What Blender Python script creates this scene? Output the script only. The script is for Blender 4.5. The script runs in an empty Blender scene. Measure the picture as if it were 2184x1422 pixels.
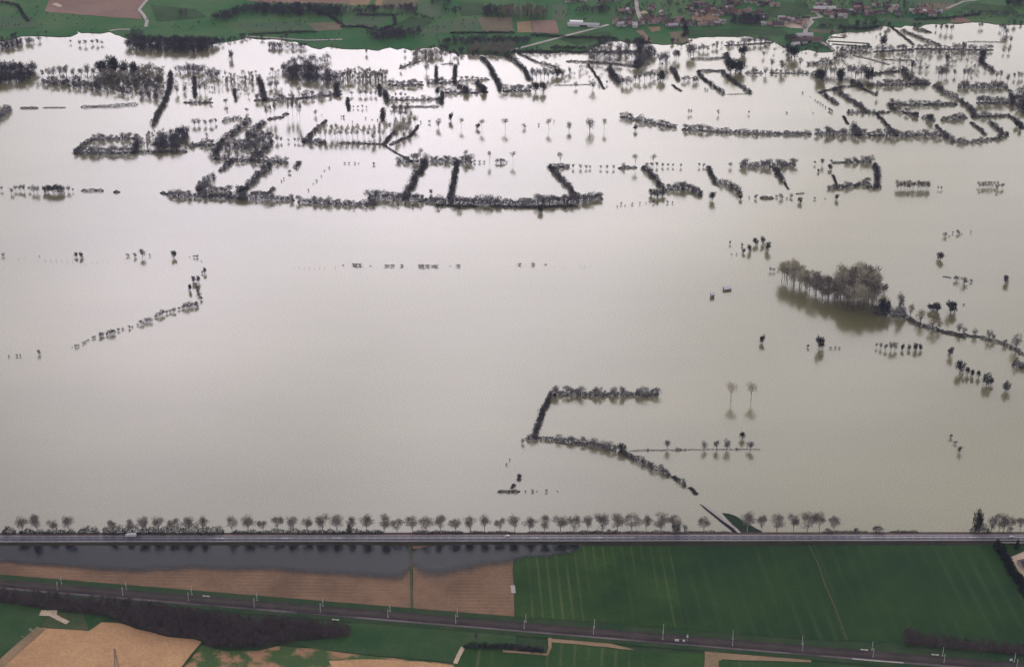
import bpy, math
import numpy as np
from mathutils import Vector
R = math.radians
rng = np.random.default_rng(7)
C = bpy.context.scene.collection
SC = bpy.context.scene

# ------------------------------------------------------------------ camera
IW, IH = 2184.0, 1422.0            # photograph size
PITCH = R(30.0); CAMH = 1128.0; FPX = 4295.0
cam = bpy.data.cameras.new('camera'); camo = bpy.data.objects.new('camera', cam); C.objects.link(camo)
camo.location = (0, 0, CAMH); camo.rotation_euler = (math.pi/2-PITCH, 0, 0)
cam.sensor_width = 36.0; cam.sensor_fit = 'HORIZONTAL'; cam.lens = FPX/IW*36.0
cam.clip_start = 1.0; cam.clip_end = 80000.0
SC.camera = camo

# ------------------------------------------------------------------ sky, sun, exposure
SUN_EL, SUN_AZ = R(21.0), R(5.0)    # hazy sun ahead of the camera, a little to the east (azimuth clockwise from +y)
VEIL, GLOW, GLOW_N, BGS, CSEED = 0.59, 10.4, 12.5, 0.12, 30.32
W = bpy.data.worlds.new('World'); SC.world = W; W.use_nodes = True
nt = W.node_tree; nd = nt.nodes; lk = nt.links; nd.clear()
out = nd.new('ShaderNodeOutputWorld'); bg = nd.new('ShaderNodeBackground')
sky = nd.new('ShaderNodeTexSky'); sky.sky_type = 'NISHITA'; sky.sun_disc = False
sky.sun_elevation = SUN_EL; sky.sun_rotation = SUN_AZ
sky.air_density = 1.0; sky.dust_density = 2.5; sky.ozone_density = 1.0; sky.altitude = 200
tc = nd.new('ShaderNodeTexCoord'); sep = nd.new('ShaderNodeSeparateXYZ'); lk.new(tc.outputs['Generated'], sep.inputs[0])
def wmath(op, a, b=None, clamp=False):
    m = nd.new('ShaderNodeMath'); m.operation = op; m.use_clamp = clamp
    for i, v in enumerate((a, b)):
        if v is None: continue
        if isinstance(v, (int, float)): m.inputs[i].default_value = v
        else: lk.new(v, m.inputs[i])
    return m.outputs[0]
zz = wmath('MAXIMUM', sep.outputs[2], 0.06)
cx = wmath('DIVIDE', sep.outputs[0], zz); cy = wmath('DIVIDE', sep.outputs[1], zz)
cmb = nd.new('ShaderNodeCombineXYZ'); lk.new(cx, cmb.inputs[0]); lk.new(cy, cmb.inputs[1]); cmb.inputs[2].default_value = CSEED
noi = nd.new('ShaderNodeTexNoise'); noi.inputs['Scale'].default_value = 1.5; noi.inputs['Detail'].default_value = 5.0
noi.inputs['Roughness'].default_value = 0.62; noi.inputs['Distortion'].default_value = 0.35
lk.new(cmb.outputs[0], noi.inputs['Vector'])
rmp = nd.new('ShaderNodeValToRGB'); rmp.color_ramp.elements[0].position = 0.36; rmp.color_ramp.elements[1].position = 0.64
lk.new(noi.outputs['Fac'], rmp.inputs[0])
# broken cloud veil lit through by the sun: grey undersides, bright thin parts, and a wide glow round the hidden sun
mixc = nd.new('ShaderNodeMix'); mixc.data_type = 'RGBA'
mixc.inputs['A'].default_value = (0.78, 0.79, 0.84, 1); mixc.inputs['B'].default_value = (1.19, 1.07, 1.27, 1)
lk.new(rmp.outputs[0], mixc.inputs['Factor'])
SDIR = (math.sin(SUN_AZ)*math.cos(SUN_EL), math.cos(SUN_AZ)*math.cos(SUN_EL), math.sin(SUN_EL))
dt = nd.new('ShaderNodeVectorMath'); dt.operation = 'DOT_PRODUCT'; lk.new(tc.outputs['Generated'], dt.inputs[0]); dt.inputs[1].default_value = SDIR
glow = wmath('MULTIPLY', wmath('POWER', wmath('MAXIMUM', dt.outputs['Value'], 0.0), GLOW_N), GLOW)
thin = nd.new('ShaderNodeMapRange'); lk.new(rmp.outputs[0], thin.inputs['Value']); thin.inputs['To Min'].default_value = 0.10; thin.inputs['To Max'].default_value = 1.55
gain = wmath('ADD', 1.0, wmath('MULTIPLY', glow, thin.outputs[0]))
vm = nd.new('ShaderNodeVectorMath'); vm.operation = 'SCALE'; lk.new(mixc.outputs['Result'], vm.inputs[0]); lk.new(wmath('MULTIPLY', gain, VEIL/BGS), vm.inputs['Scale'])
mixs = nd.new('ShaderNodeMix'); mixs.data_type = 'RGBA'; mixs.inputs['Factor'].default_value = 0.85
lk.new(sky.outputs[0], mixs.inputs['A']); lk.new(vm.outputs[0], mixs.inputs['B'])
lk.new(mixs.outputs['Result'], bg.inputs[0]); bg.inputs[1].default_value = BGS
lk.new(bg.outputs[0], out.inputs[0])
sl = bpy.data.lights.new('sun', 'SUN'); sl.energy = 0.6; sl.angle = R(45.0); sl.color = (1.0, 0.96, 0.92)
so = bpy.data.objects.new('sun', sl); C.objects.link(so)
sd = Vector((math.sin(SUN_AZ)*math.cos(SUN_EL), math.cos(SUN_AZ)*math.cos(SUN_EL), math.sin(SUN_EL)))
so.rotation_euler = sd.to_track_quat('Z', 'Y').to_euler()
vs = SC.view_settings; vs.view_transform = 'Standard'; vs.look = 'None'; vs.gamma = 1.0; vs.use_curve_mapping = False
vs.exposure = 0.0
SC.cycles.use_denoising = True; SC.cycles.denoising_prefilter = 'NONE'; SC.cycles.max_bounces = 6; SC.cycles.volume_bounces = 0; SC.cycles.transparent_max_bounces = 8

# ------------------------------------------------------------------ pixel -> ground helpers
FW = np.array([0, math.cos(PITCH), -math.sin(PITCH)]); UP = np.array([0, math.sin(PITCH), math.cos(PITCH)]); RT = np.array([1.0, 0, 0])
CAMP = np.array([0, 0, CAMH])
ZR = {'R1': (0, 0), 'R2': (730, 0), 'R3': (1454, 0), 'R4': (0, 220), 'R5': (730, 220), 'R6': (1454, 220), 'R7': (0, 500),
      'R8': (730, 500), 'R9': (1454, 500), 'R10': (980, 790), 'R11': (1454, 790),
      'B1': (0, 1070), 'B2': (550, 1070), 'B3': (1100, 1070), 'B4': (1634, 1070), 'N': (0, 0),
      'V1': (980, 0), 'V2': (1440, 0)}
def zs(reg): return 1.0 if reg == 'N' else 3.971 if reg[0] == 'B' else 4.368 if reg[0] == 'V' else 2.992
def nat(reg, x, y):
    o = ZR[reg]; s = zs(reg); return o[0]+x/s, o[1]+y/s
def G(u, v, z=0.0):
    d = FW + RT*((u-IW/2)/FPX) + UP*(-(v-IH/2)/FPX)
    t = (z-CAMH)/d[2]
    return CAMP + d*t
def Z(reg, x, y, z=0.0): return G(*nat(reg, x, y), z)
def mpp(P):                        # image pixels per metre of height at point P
    d = np.asarray(P)-CAMP; zc = d@FW; hor = math.hypot(d[0], d[1])
    return FPX/zc*hor/np.linalg.norm(d)
def parse(s): return [tuple(float(q) for q in p.split(',')) for p in s.split()]

# ------------------------------------------------------------------ mesh and object helpers
def newmesh(name, V, F, mat):
    me = bpy.data.meshes.new(name); V = np.asarray(V, dtype=np.float32)
    if isinstance(F, np.ndarray):
        n, k = F.shape
        me.vertices.add(len(V)); me.vertices.foreach_set('co', V.ravel())
        me.loops.add(n*k); me.loops.foreach_set('vertex_index', F.astype(np.int32).ravel())
        me.polygons.add(n); me.polygons.foreach_set('loop_start', np.arange(0, n*k, k, dtype=np.int32))
        me.polygons.foreach_set('loop_total', np.full(n, k, dtype=np.int32)); me.update(calc_edges=True)
    else:
        me.from_pydata([tuple(map(float, v)) for v in V], [], F); me.update()
    if mat: me.materials.append(mat)
    return me
def trim(l):
    w = l.split(); return l if len(w) <= 16 else ' '.join([q for q in w if q not in ('the', 'of')][:16])
def link(name, data=None, parent=None, label=None, cat=None, group=None, kind=None, loc=None):
    o = bpy.data.objects.new(name, data); C.objects.link(o)
    if parent: o.parent = parent
    if label: o['label'] = trim(label)
    if cat: o['category'] = cat
    if group: o['group'] = group
    if kind: o['kind'] = kind
    if loc is not None: o.location = [float(q) for q in loc]
    return o
class MB:
    def __init__(s): s.V = []; s.F = []
    def add(s, V, F):
        b = len(s.V); s.V += [tuple(v) for v in V]; s.F += [tuple(i+b for i in f) for f in F]; return s
    def box(s, x0, x1, y0, y1, z0, z1):
        return s.add([(x0,y0,z0),(x1,y0,z0),(x1,y1,z0),(x0,y1,z0),(x0,y0,z1),(x1,y0,z1),(x1,y1,z1),(x0,y1,z1)],
                     [(3,2,1,0),(4,5,6,7),(0,1,5,4),(1,2,6,5),(2,3,7,6),(3,0,4,7)])
    def tube(s, p0, p1, r0, r1, n=6):
        p0 = Vector(p0); p1 = Vector(p1); q = (p1-p0).to_track_quat('Z', 'Y'); V = []
        for p, r in ((p0, r0), (p1, r1)):
            for i in range(n):
                a = 2*math.pi*i/n; V.append(tuple(p+q@Vector((r*math.cos(a), r*math.sin(a), 0))))
        return s.add(V, [(i, (i+1) % n, n+(i+1) % n, n+i) for i in range(n)]+[tuple(range(n))[::-1], tuple(range(n, 2*n))])
    def mesh(s, name, mat): return newmesh(name, s.V, s.F, mat)
    def obj(s, name, mat, parent=None, **k): return link(name, s.mesh(name, mat), parent, **k)
def ordi(n):
    return f"{n}{'th' if 10 <= n % 100 <= 20 else {1:'st',2:'nd',3:'rd'}.get(n % 10,'th')}"

# ------------------------------------------------------------------ materials
def mat(name, col, rough=0.9, col2=None, scale=0.05, detail=4, objvar=0.0, spec=0.2, bump=0.0, c3=None, stripe=None, soft=(0.35, 0.65)):
    m = bpy.data.materials.new(name); m.use_nodes = True; t = m.node_tree; b = t.nodes['Principled BSDF']
    b.inputs['Roughness'].default_value = rough; b.inputs['Specular IOR Level'].default_value = spec
    def N(k): return t.nodes.new(k)
    src = None
    if col2 is not None:
        g = N('ShaderNodeNewGeometry'); n = N('ShaderNodeTexNoise'); n.inputs['Scale'].default_value = scale; n.inputs['Detail'].default_value = detail
        n.inputs['Roughness'].default_value = 0.6
        t.links.new(g.outputs['Position'], n.inputs['Vector'])
        r = N('ShaderNodeValToRGB'); r.color_ramp.elements[0].position = soft[0]; r.color_ramp.elements[1].position = soft[1]
        r.color_ramp.elements[0].color = (*col, 1); r.color_ramp.elements[1].color = (*col2, 1)
        t.links.new(n.outputs['Fac'], r.inputs[0]); src = r.outputs[0]
        # fine grain of soil, tufts or tarmac
        n2 = N('ShaderNodeTexNoise'); n2.inputs['Scale'].default_value = 0.45; n2.inputs['Detail'].default_value = 3
        t.links.new(g.outputs['Position'], n2.inputs['Vector'])
        mr = N('ShaderNodeMapRange'); mr.inputs['From Min'].default_value = 0.3; mr.inputs['From Max'].default_value = 0.7
        mr.inputs['To Min'].default_value = 0.86; mr.inputs['To Max'].default_value = 1.14
        t.links.new(n2.outputs['Fac'], mr.inputs['Value'])
        mm = N('ShaderNodeMix'); mm.data_type = 'RGBA'; mm.blend_type = 'MULTIPLY'; mm.inputs['Factor'].default_value = 1
        t.links.new(src, mm.inputs['A']); t.links.new(mr.outputs[0], mm.inputs['B']); src = mm.outputs['Result']
    if stripe:                      # drill rows / tramlines: (angle, period m, colour, amount, line sharpness)
        ang, per, sc, amt, sharp = stripe
        mp = N('ShaderNodeMapping'); mp.inputs['Rotation'].default_value = (0, 0, ang)
        t.links.new(g.outputs['Position'], mp.inputs['Vector'])
        wv = N('ShaderNodeTexWave'); wv.bands_direction = 'X'; wv.inputs['Scale'].default_value = 2*math.pi/per/20.0
        wv.inputs['Distortion'].default_value = 1.2; wv.inputs['Detail'].default_value = 1; wv.inputs['Detail Scale'].default_value = 0.02
        t.links.new(mp.outputs[0], wv.inputs['Vector'])
        pw = N('ShaderNodeMath'); pw.operation = 'POWER'; pw.inputs[1].default_value = sharp; t.links.new(wv.outputs['Fac'], pw.inputs[0])
        n3 = N('ShaderNodeTexNoise'); n3.inputs['Scale'].default_value = 0.012; n3.inputs['Detail'].default_value = 3
        mp2 = N('ShaderNodeMapping'); mp2.inputs['Rotation'].default_value = (0, 0, ang); mp2.inputs['Scale'].default_value = (2.5, 0.5, 1)
        t.links.new(g.outputs['Position'], mp2.inputs['Vector']); t.links.new(mp2.outputs[0], n3.inputs['Vector'])
        r3 = N('ShaderNodeMapRange'); r3.inputs['From Min'].default_value = 0.42; r3.inputs['From Max'].default_value = 0.72
        r3.inputs['To Max'].default_value = amt; t.links.new(n3.outputs['Fac'], r3.inputs['Value'])
        ml = N('ShaderNodeMath'); ml.operation = 'MULTIPLY'; t.links.new(pw.outputs[0], ml.inputs[0]); t.links.new(r3.outputs[0], ml.inputs[1])
        mm = N('ShaderNodeMix'); mm.data_type = 'RGBA'; t.links.new(ml.outputs[0], mm.inputs['Factor'])
        t.links.new(src, mm.inputs['A']); mm.inputs['B'].default_value = (*sc, 1); src = mm.outputs['Result']
    if src is None: b.inputs['Base Color'].default_value = (*col, 1)
    if objvar:
        oi = N('ShaderNodeObjectInfo'); mr = N('ShaderNodeMapRange'); mr.inputs['To Min'].default_value = 1-objvar; mr.inputs['To Max'].default_value = 1+objvar
        t.links.new(oi.outputs['Random'], mr.inputs['Value'])
        mm = N('ShaderNodeMix'); mm.data_type = 'RGBA'; mm.blend_type = 'MULTIPLY'; mm.inputs['Factor'].default_value = 1
        if src is None: mm.inputs['A'].default_value = (*col, 1)
        else: t.links.new(src, mm.inputs['A'])
        t.links.new(mr.outputs[0], mm.inputs['B']); src = mm.outputs['Result']
    if src is not None: t.links.new(src, b.inputs['Base Color'])
    return m
M = {}
M['grass'] = mat('grass', (.016,.066,.014), .95, (.050,.095,.030), .02)
M['grass_far'] = mat('grass_far', (.020,.120,.028), .95, (.085,.165,.055), .009)
M['grass_pale'] = mat('grass_pale', (.05,.12,.05), .95, (.095,.13,.06), .02)
M['crop'] = mat('winter_crop', (.009,.044,.005), .95, (.030,.080,.010), .014, stripe=(R(-3), 9.0, (.11,.13,.045), .9, 7))
M['crop2'] = mat('winter_crop_dark', (.007,.039,.005), .95, (.018,.060,.008), .014, stripe=(R(-6.3), 14.0, (.05,.09,.028), .6, 4))
M['crop3'] = mat('winter_crop_near', (.014,.058,.009), .95, (.034,.085,.014), .02, stripe=(R(4), 12.0, (.16,.15,.07), .6, 10))
M['verge'] = mat('rough_verge', (.012,.050,.012), .95, (.038,.060,.020), .05)
M['bank_green'] = mat('dark_grass_bank', (.010,.028,.011), .95, (.022,.040,.018), .05)
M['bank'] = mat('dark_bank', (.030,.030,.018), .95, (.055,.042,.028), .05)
M['soil'] = mat('bare_soil', (.155,.092,.052), .95, (.250,.150,.085), .018, stripe=(R(91), 5.0, (.36,.225,.13), .55, 4))
M['soil_orange'] = mat('dry_pale_soil', (.45,.258,.124), .95, (.57,.34,.165), .02, stripe=(R(60), 14.0, (.42,.225,.105), .2, 3))
M['soil_far'] = mat('far_soil', (.22,.14,.105), .95, (.29,.19,.14), .012)
M['soil_tan'] = mat('tan_stubble', (.34,.23,.13), .95, (.24,.17,.09), .03)
M['stubble'] = mat('olive_stubble', (.14,.13,.075), .95, (.20,.165,.10), .02)
M['patchy'] = mat('patchy_field', (.38,.21,.11), .95, (.06,.11,.03), .035, soft=(.44, .54))
M['scrubland'] = mat('scrub_ground', (.10,.085,.04), .95, (.04,.085,.025), .05)
M['asphalt'] = mat('asphalt', (.085,.083,.098), .8, (.115,.112,.128), .03)
M['shoulder'] = mat('pale_shoulder', (.33,.30,.28), .9, (.42,.38,.35), .04)
M['paint'] = mat('road_paint', (.72,.70,.70), .7)
M['gravel'] = mat('pale_gravel', (.42,.38,.33), .95, (.52,.47,.42), .05)
M['track_dirt'] = mat('track_dirt', (.50,.38,.26), .95, (.6,.47,.33), .06)
M['ballast'] = mat('dark_ballast', (.030,.021,.021), .95, (.060,.042,.040), .06)
M['ballast_edge'] = mat('ballast_edge', (.06,.05,.05), .95, (.20,.165,.155), .02)
M['rust_verge'] = mat('red_verge', (.16,.085,.065), .95, (.10,.08,.05), .05)
M['rail'] = mat('rail_steel', (.16,.12,.11), .5)
M['metal'] = mat('galvanised_metal', (.62,.62,.60), .5, spec=.4)
M['pylon'] = mat('grey_steel', (.22,.20,.22), .5)
M['concrete'] = mat('concrete', (.55,.53,.50), .9)
M['twig'] = mat('bare_twigs', (.185,.172,.175), 1.0, objvar=.22, spec=0)
M['twig_dark'] = mat('ivy_dark', (.046,.050,.050), 1.0, objvar=.2, spec=0)
M['twig_hedge'] = mat('hedge_twigs', (.072,.066,.073), 1.0, objvar=.18, spec=0)
M['twig_scrub'] = mat('scrub_twigs', (.115,.09,.086), 1.0, objvar=.1, spec=0)
M['twig_wood'] = mat('wood_twigs', (.092,.080,.094), 1.0, objvar=.2, spec=0)
M['twig_brown'] = mat('brown_twigs', (.28,.25,.195), 1.0, objvar=.2, spec=0)
M['twig_pale'] = mat('poplar_twigs', (.52,.48,.35), 1.0, objvar=.15, spec=0)
M['twig_plane'] = mat('plane_twigs', (.285,.245,.205), 1.0, objvar=.15, spec=0)
M['willow'] = mat('willow_twigs', (.27,.215,.12), 1.0, spec=0)
M['conifer'] = mat('conifer_green', (.012,.024,.014), 1.0, spec=0)
M['bark'] = mat('grey_bark', (.10,.09,.085), 1.0, spec=0)
M['bark_pale'] = mat('pale_bark', (.42,.39,.35), .9, spec=0)
M['white'] = mat('white_paint', (.82,.80,.77), .5, spec=.4)
M['glass'] = mat('dark_glass', (.02,.025,.03), .15, spec=.5)
M['rubber'] = mat('rubber', (.02,.02,.02), .9)
M['wall'] = [mat('cream_wall', (.55,.50,.42), .9), mat('white_wall', (.74,.71,.66), .9), mat('stone_wall', (.36,.31,.27), .9)]
M['roof'] = [mat('red_tile', (.20,.115,.095), .9, objvar=.2), mat('brown_tile', (.16,.10,.085), .9, objvar=.2), mat('dark_tile', (.10,.075,.075), .9, objvar=.2), mat('pink_tile', (.34,.22,.18), .9, objvar=.15), mat('grey_sheet_roof', (.48,.46,.45), .8, objvar=.15)]
M['door'] = mat('door_wood', (.12,.07,.05), .8)
M['blossom'] = mat('white_blossom', (.55,.55,.45), 1, spec=0)
def water_mat(name, col, col2, rough, scale):
    m = mat(name, col, rough, None); t = m.node_tree; b = t.nodes['Principled BSDF']
    b.inputs['IOR'].default_value = 1.5; b.inputs['Specular IOR Level'].default_value = 0.5
    g = t.nodes.new('ShaderNodeNewGeometry'); n = t.nodes.new('ShaderNodeTexNoise'); n.inputs['Scale'].default_value = scale; n.inputs['Detail'].default_value = 5
    mp = t.nodes.new('ShaderNodeMapping'); mp.inputs['Scale'].default_value = (.6, 1.6, 1); t.links.new(g.outputs['Position'], mp.inputs[0])
    t.links.new(mp.outputs[0], n.inputs['Vector'])
    r = t.nodes.new('ShaderNodeValToRGB'); r.color_ramp.elements[0].position = .3; r.color_ramp.elements[1].position = .7
    r.color_ramp.elements[0].color = (*col, 1); r.color_ramp.elements[1].color = (*col2, 1)
    t.links.new(n.outputs['Fac'], r.inputs[0])
    n4 = t.nodes.new('ShaderNodeTexNoise'); n4.inputs['Scale'].default_value = .55; n4.inputs['Detail'].default_value = 2; t.links.new(g.outputs['Position'], n4.inputs['Vector'])
    mr = t.nodes.new('ShaderNodeMapRange'); mr.inputs['From Min'].default_value = .3; mr.inputs['From Max'].default_value = .7; mr.inputs['To Min'].default_value = .82; mr.inputs['To Max'].default_value = 1.18
    t.links.new(n4.outputs['Fac'], mr.inputs['Value'])
    mm = t.nodes.new('ShaderNodeMix'); mm.data_type = 'RGBA'; mm.blend_type = 'MULTIPLY'; mm.inputs['Factor'].default_value = 1
    t.links.new(r.outputs[0], mm.inputs['A']); t.links.new(mr.outputs[0], mm.inputs['B']); t.links.new(mm.outputs['Result'], b.inputs['Base Color'])
    # wind ripples, finer than a pixel from up here
    n2 = t.nodes.new('ShaderNodeTexNoise'); n2.inputs['Scale'].default_value = .35; n2.inputs['Detail'].default_value = 3
    t.links.new(g.outputs['Position'], n2.inputs['Vector'])
    bp = t.nodes.new('ShaderNodeBump'); bp.inputs['Strength'].default_value = .10; bp.inputs['Distance'].default_value = .25
    t.links.new(n2.outputs['Fac'], bp.inputs['Height']); t.links.new(bp.outputs[0], b.inputs['Normal'])
    return m
M['water'] = water_mat('muddy_flood_water', (.136,.126,.052), (.226,.208,.096), .16, .0022)

# ------------------------------------------------------------------ setting: sheets of water and ground
def sheet(name, pts3, m, **k):
    V = [tuple(map(float, p)) for p in pts3]
    n = len(V); a = sum(V[i][0]*V[(i+1) % n][1]-V[(i+1) % n][0]*V[i][1] for i in range(n))
    if a < 0: V = V[::-1]
    me = newmesh(name, V, [tuple(range(n))], m)
    k.setdefault('kind', 'structure')
    return link(name, me, **k)
def jag(pts, step=25.0, amp=4.0, seed=1):       # roughen a natural boundary
    r = np.random.default_rng(seed); out = []
    for a, b in zip(pts[:-1], pts[1:]):
        a = np.asarray(a, float); b = np.asarray(b, float); L = np.linalg.norm(b-a); n = max(1, int(L/step)); out.append(a)
        for i in range(1, n):
            p = a+(b-a)*i/n; out.append(p+np.array([r.normal()*amp*.6, r.normal()*amp, 0]))
    out.append(np.asarray(pts[-1], float)); return out
def field(name, reg, s, z, m, **k):
    P = [Z(reg, x, y, z) for x, y in parse(s)]
    return sheet(name, jag(P+[P[0]], 9 if reg[0] == 'B' else 18, .35 if reg[0] == 'B' else 1.0, len(s))[:-1], m, **k)
def strip(name, reg, s, width, z, m, **k):      # ribbon of constant ground width along a polyline
    P = [Z(reg, x, y, z) for x, y in parse(s)]; return ribbon(name, P, width, m, **k)
def ribbon(name, P, width, m, **k):
    P = [np.asarray(p, float) for p in P]; L = []; Rr = []
    for i, p in enumerate(P):
        d = P[min(i+1, len(P)-1)]-P[max(i-1, 0)]; d[2] = 0; d /= np.linalg.norm(d)
        nrm = np.array([-d[1], d[0], 0])*width/2; L.append(p+nrm); Rr.append(p-nrm)
    n = len(P); V = L+Rr
    me = newmesh(name, V, [(n+i, n+i+1, i+1, i) for i in range(n-1)], m); k.setdefault('kind', 'structure')
    return link(name, me, **k)

sheet('flood_water', [(-30000, 1000, 0), (30000, 1000, 0), (30000, 40000, 0), (-30000, 40000, 0)], M['water'])
FZ = 0.6
shore = [nat('R1', x, y) for x, y in parse('-900,330 -300,290 0,262 130,232 270,230 380,236 450,233 500,211 487,194 560,208 640,213 700,202 760,226 800,243 960,262 1200,268 1450,266 1510,256 1580,233 1700,251 1780,247 1960,287 2040,313 2090,297')] + \
        [nat('R2', x, y) for x, y in parse('0,311 150,311 230,322 260,311 390,306 440,321 600,297 640,321 690,331 790,347 900,349 1040,353 1120,331 1330,338 1560,335 1620,300 1700,262 1960,276 2090,283')] + \
        [nat('V2', x, y) for x, y in parse('0,405 60,420 105,405 125,355 300,342 520,338 700,340 830,362 930,390 1010,440 1080,480 1190,470 1330,485 1480,480 1440,420 1400,385 1440,330 1540,308 1700,300 1800,290 1860,262 1940,240 2040,250')] + \
        [nat('R3', x, y) for x, y in parse('1480,166 1600,151 1750,151 1900,141 2050,156 2184,156 2600,150 3200,160')]
sp = jag(jag([G(u, v, FZ) for u, v in shore], 60, 9.0), 9, 3.0, 5)
far_ground = sheet('far_meadow_ground', [(-30000, sp[0][1]+300, FZ)]+sp+[(30000, sp[-1][1]+300, FZ), (30000, 60000, FZ), (-30000, 60000, FZ)], M['grass_far'])
# far fields
for nm_, reg, s, mk in [
    ('ploughed_field', 'R1', '285,78 335,-60 950,-60 925,5 888,62 905,126 600,101', 'soil_far'),
    ('bare_soil_patch', 'R1', '330,30 355,18 400,36 385,48', 'track_dirt'),
    ('bare_soil_patch', 'R1', '0,6 100,4 95,-10 0,-10', 'soil_tan'),
    ('fallow_field', 'R1', '1560,2 1690,18 2300,26 2300,-60 1480,-60', 'soil_far'),
    ('tan_field', 'R2', '40,38 165,30 195,-30 60,-30', 'soil_tan'),
    ('tan_field', 'R2', '200,50 240,48 280,-20 225,-20', 'soil_tan'),
    ('fallow_field', 'R2', '250,50 470,60 500,-40 290,-40', 'stubble'),
    ('hayfield', 'R2', '0,152 150,80 320,94 300,130 180,172 0,172', 'grass_pale'),
    ('hayfield', 'R2', '340,160 440,104 572,140 522,187 350,182', 'grass'),
    ('hayfield', 'R2', '528,190 655,130 690,212 528,216', 'grass_pale'),
    ('hayfield', 'R2', '680,130 862,112 888,206 694,212', 'grass_pale'),
    ('fallow_field', 'R2', '866,110 1080,109 1096,206 892,206', 'stubble'),
    ('ploughed_field', 'R2', '1114,142 1206,134 1216,208 1117,208', 'soil_tan'),
    ('ploughed_field', 'R2', '1208,134 1360,130 1382,215 1218,208', 'soil_far'),
    ('ploughed_field', 'R2', '1870,195 1920,195 1985,272 1950,272', 'soil_far'),
    ('fallow_field', 'R2', '1950,175 2025,172 2030,196 1975,206', 'soil_tan'),
    ('fallow_field', 'R2', '2085,208 2184,198 2220,270 2110,278', 'stubble'),
    ('gravel_yard', 'R2', '1895,78 1930,68 1955,84 1900,90', 'track_dirt'),
    ('stubble_field', 'R3', '800,185 980,190 1010,200 945,215 830,205', 'stubble'),
    ('fallow_field', 'R3', '1270,110 1500,120 1700,130 1500,150 1300,135', 'grass_pale'),
    ('fallow_field', 'R3', '1715,110 1790,100 1850,140 1720,148', 'soil_far'),
    ('fallow_field', 'R3', '1440,0 1800,-30 1780,60 1480,60', 'grass_pale'),
    ('hayfield', 'R3', '530,70 640,15 790,20 840,85 700,118 530,105', 'grass'),
    ('gravel_yard', 'R3', '640,165 720,125 800,122 830,140 790,170 700,180', 'track_dirt'),
    ('gravel_yard', 'R3', '60,100 150,70 230,85 250,140 70,130', 'soil_tan'),
    ('gravel_yard', 'R3', '850,62 960,56 975,76 860,78', 'soil_tan'),
    ('hayfield', 'R1', '-60,100 200,110 260,170 0,190', 'grass_pale'),
    ('hayfield', 'R1', '960,30 1250,60 1320,110 1000,140', 'grass'),
    ('hayfield', 'R1', '1450,150 1900,140 2000,190 1600,205', 'grass_pale'),
    ('hayfield', 'R1', '1960,150 2184,140 2184,190 2010,200', 'stubble'),
    ('hayfield', 'R2', '500,20 620,20 660,100 600,120 500,90', 'grass_pale'),
    ('hayfield', 'R2', '740,20 900,20 920,95 760,105', 'grass'),
    ('hayfield', 'R2', '1340,30 1440,25 1420,140 1340,125', 'grass_pale'),
    ('hayfield', 'R2', '1380,250 1560,215 1700,200 1740,240 1500,290', 'grass'),
    ('hayfield', 'R2', '1720,90 1860,95 1850,130 1720,125', 'grass_pale'),
    ('hayfield', 'R3', '20,190 380,185 640,190 700,230 400,228 40,235', 'grass'),
    ('hayfield', 'R3', '860,120 1060,130 1080,165 880,160', 'grass'),
    ('hayfield', 'R3', '1850,20 2100,40 2150,90 1900,75 1780,55', 'grass'),
    ('hayfield', 'R3', '1500,20 1760,25 1700,70 1500,66', 'stubble'),
]: field(nm_, reg, s, FZ+.25+.02*rng.random(), M[mk])
strip('lane', 'R1', '950,-10 925,15 888,62 915,95 938,135 930,172', 5, FZ+.4, M['gravel'])
strip('lane', 'R1', '700,197 760,188 830,188', 4, FZ+.4, M['gravel'])
strip('lane', 'R1', '1560,228 1620,236 1790,246 1960,258 2184,252', 3.5, FZ+.4, M['gravel'])
strip('lane', 'R2', '1075,322 1200,290 1440,226 1620,180 1700,158', 5.5, FZ+.4, M['gravel'])
strip('lane', 'R2', '1874,-20 1880,50 1890,92 1920,158', 6, FZ+.4, M['gravel'])
strip('lane', 'V2', '1300,100 1360,160 1250,175 1275,205 1220,262 1210,310', 7, FZ+.4, M['gravel'])
strip('lane', 'V2', '1060,232 1110,258 1170,262 1215,262', 5, FZ+.4, M['gravel'])
strip('lane', 'V2', '1240,325 1330,375 1450,445 1480,470', 6, FZ+.4, M['gravel'])
strip('lane', 'V2', '1660,510 1800,545 2000,600', 4, FZ+.1, M['gravel'])
strip('lane', 'R3', '1690,55 1800,10 1900,0', 4, FZ+.4, M['gravel'])
# low levees across the flooded plots by the far village
for s in ('930,262 1195,278', '960,282 1190,297', '945,236 1045,241'):
    strip('levee', 'R3', s, 4, .35, M['scrubland'])
strip('levee', 'R3', '1190,278 1193,297', 5, .35, M['scrubland'])

# ------------------------------------------------------------------ near side: embankment, highway, fields, railway
RZ, SZ = 2.6, 1.0
def roadp(x, y): return G(x, y, RZ)
far_edge = [roadp(-2500, 1140.2), roadp(0, 1137.8), roadp(2184, 1135.8), roadp(4700, 1133.5)]
near_edge = [roadp(-2500, 1159.6), roadp(0, 1156.6), roadp(2184, 1152.8), roadp(4700, 1148.5)]
def band(name, t0, t1, z, m, x0=0, x1=1, parent=None, **k):   # a lengthwise band of the highway, t across (0 far, 1 near)
    A = np.array(far_edge); B = np.array(near_edge)
    def at(x, t):
        e = lambda E: E[1]+(E[2]-E[1])*x
        return e(A)*(1-t)+e(B)*t
    a, b = at(x0, t0), at(x1, t0); c, d = at(x1, t1), at(x0, t1)
    V = [p+np.array([0, 0, z]) for p in (a, b, c, d)]
    return sheet(name, V, m, parent=parent, **k)
emb = MB()
fx = [p+np.array([0, 6.0, -RZ-.5]) for p in far_edge]; nx_ = [p+np.array([0, -5, -1.75]) for p in near_edge]
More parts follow.
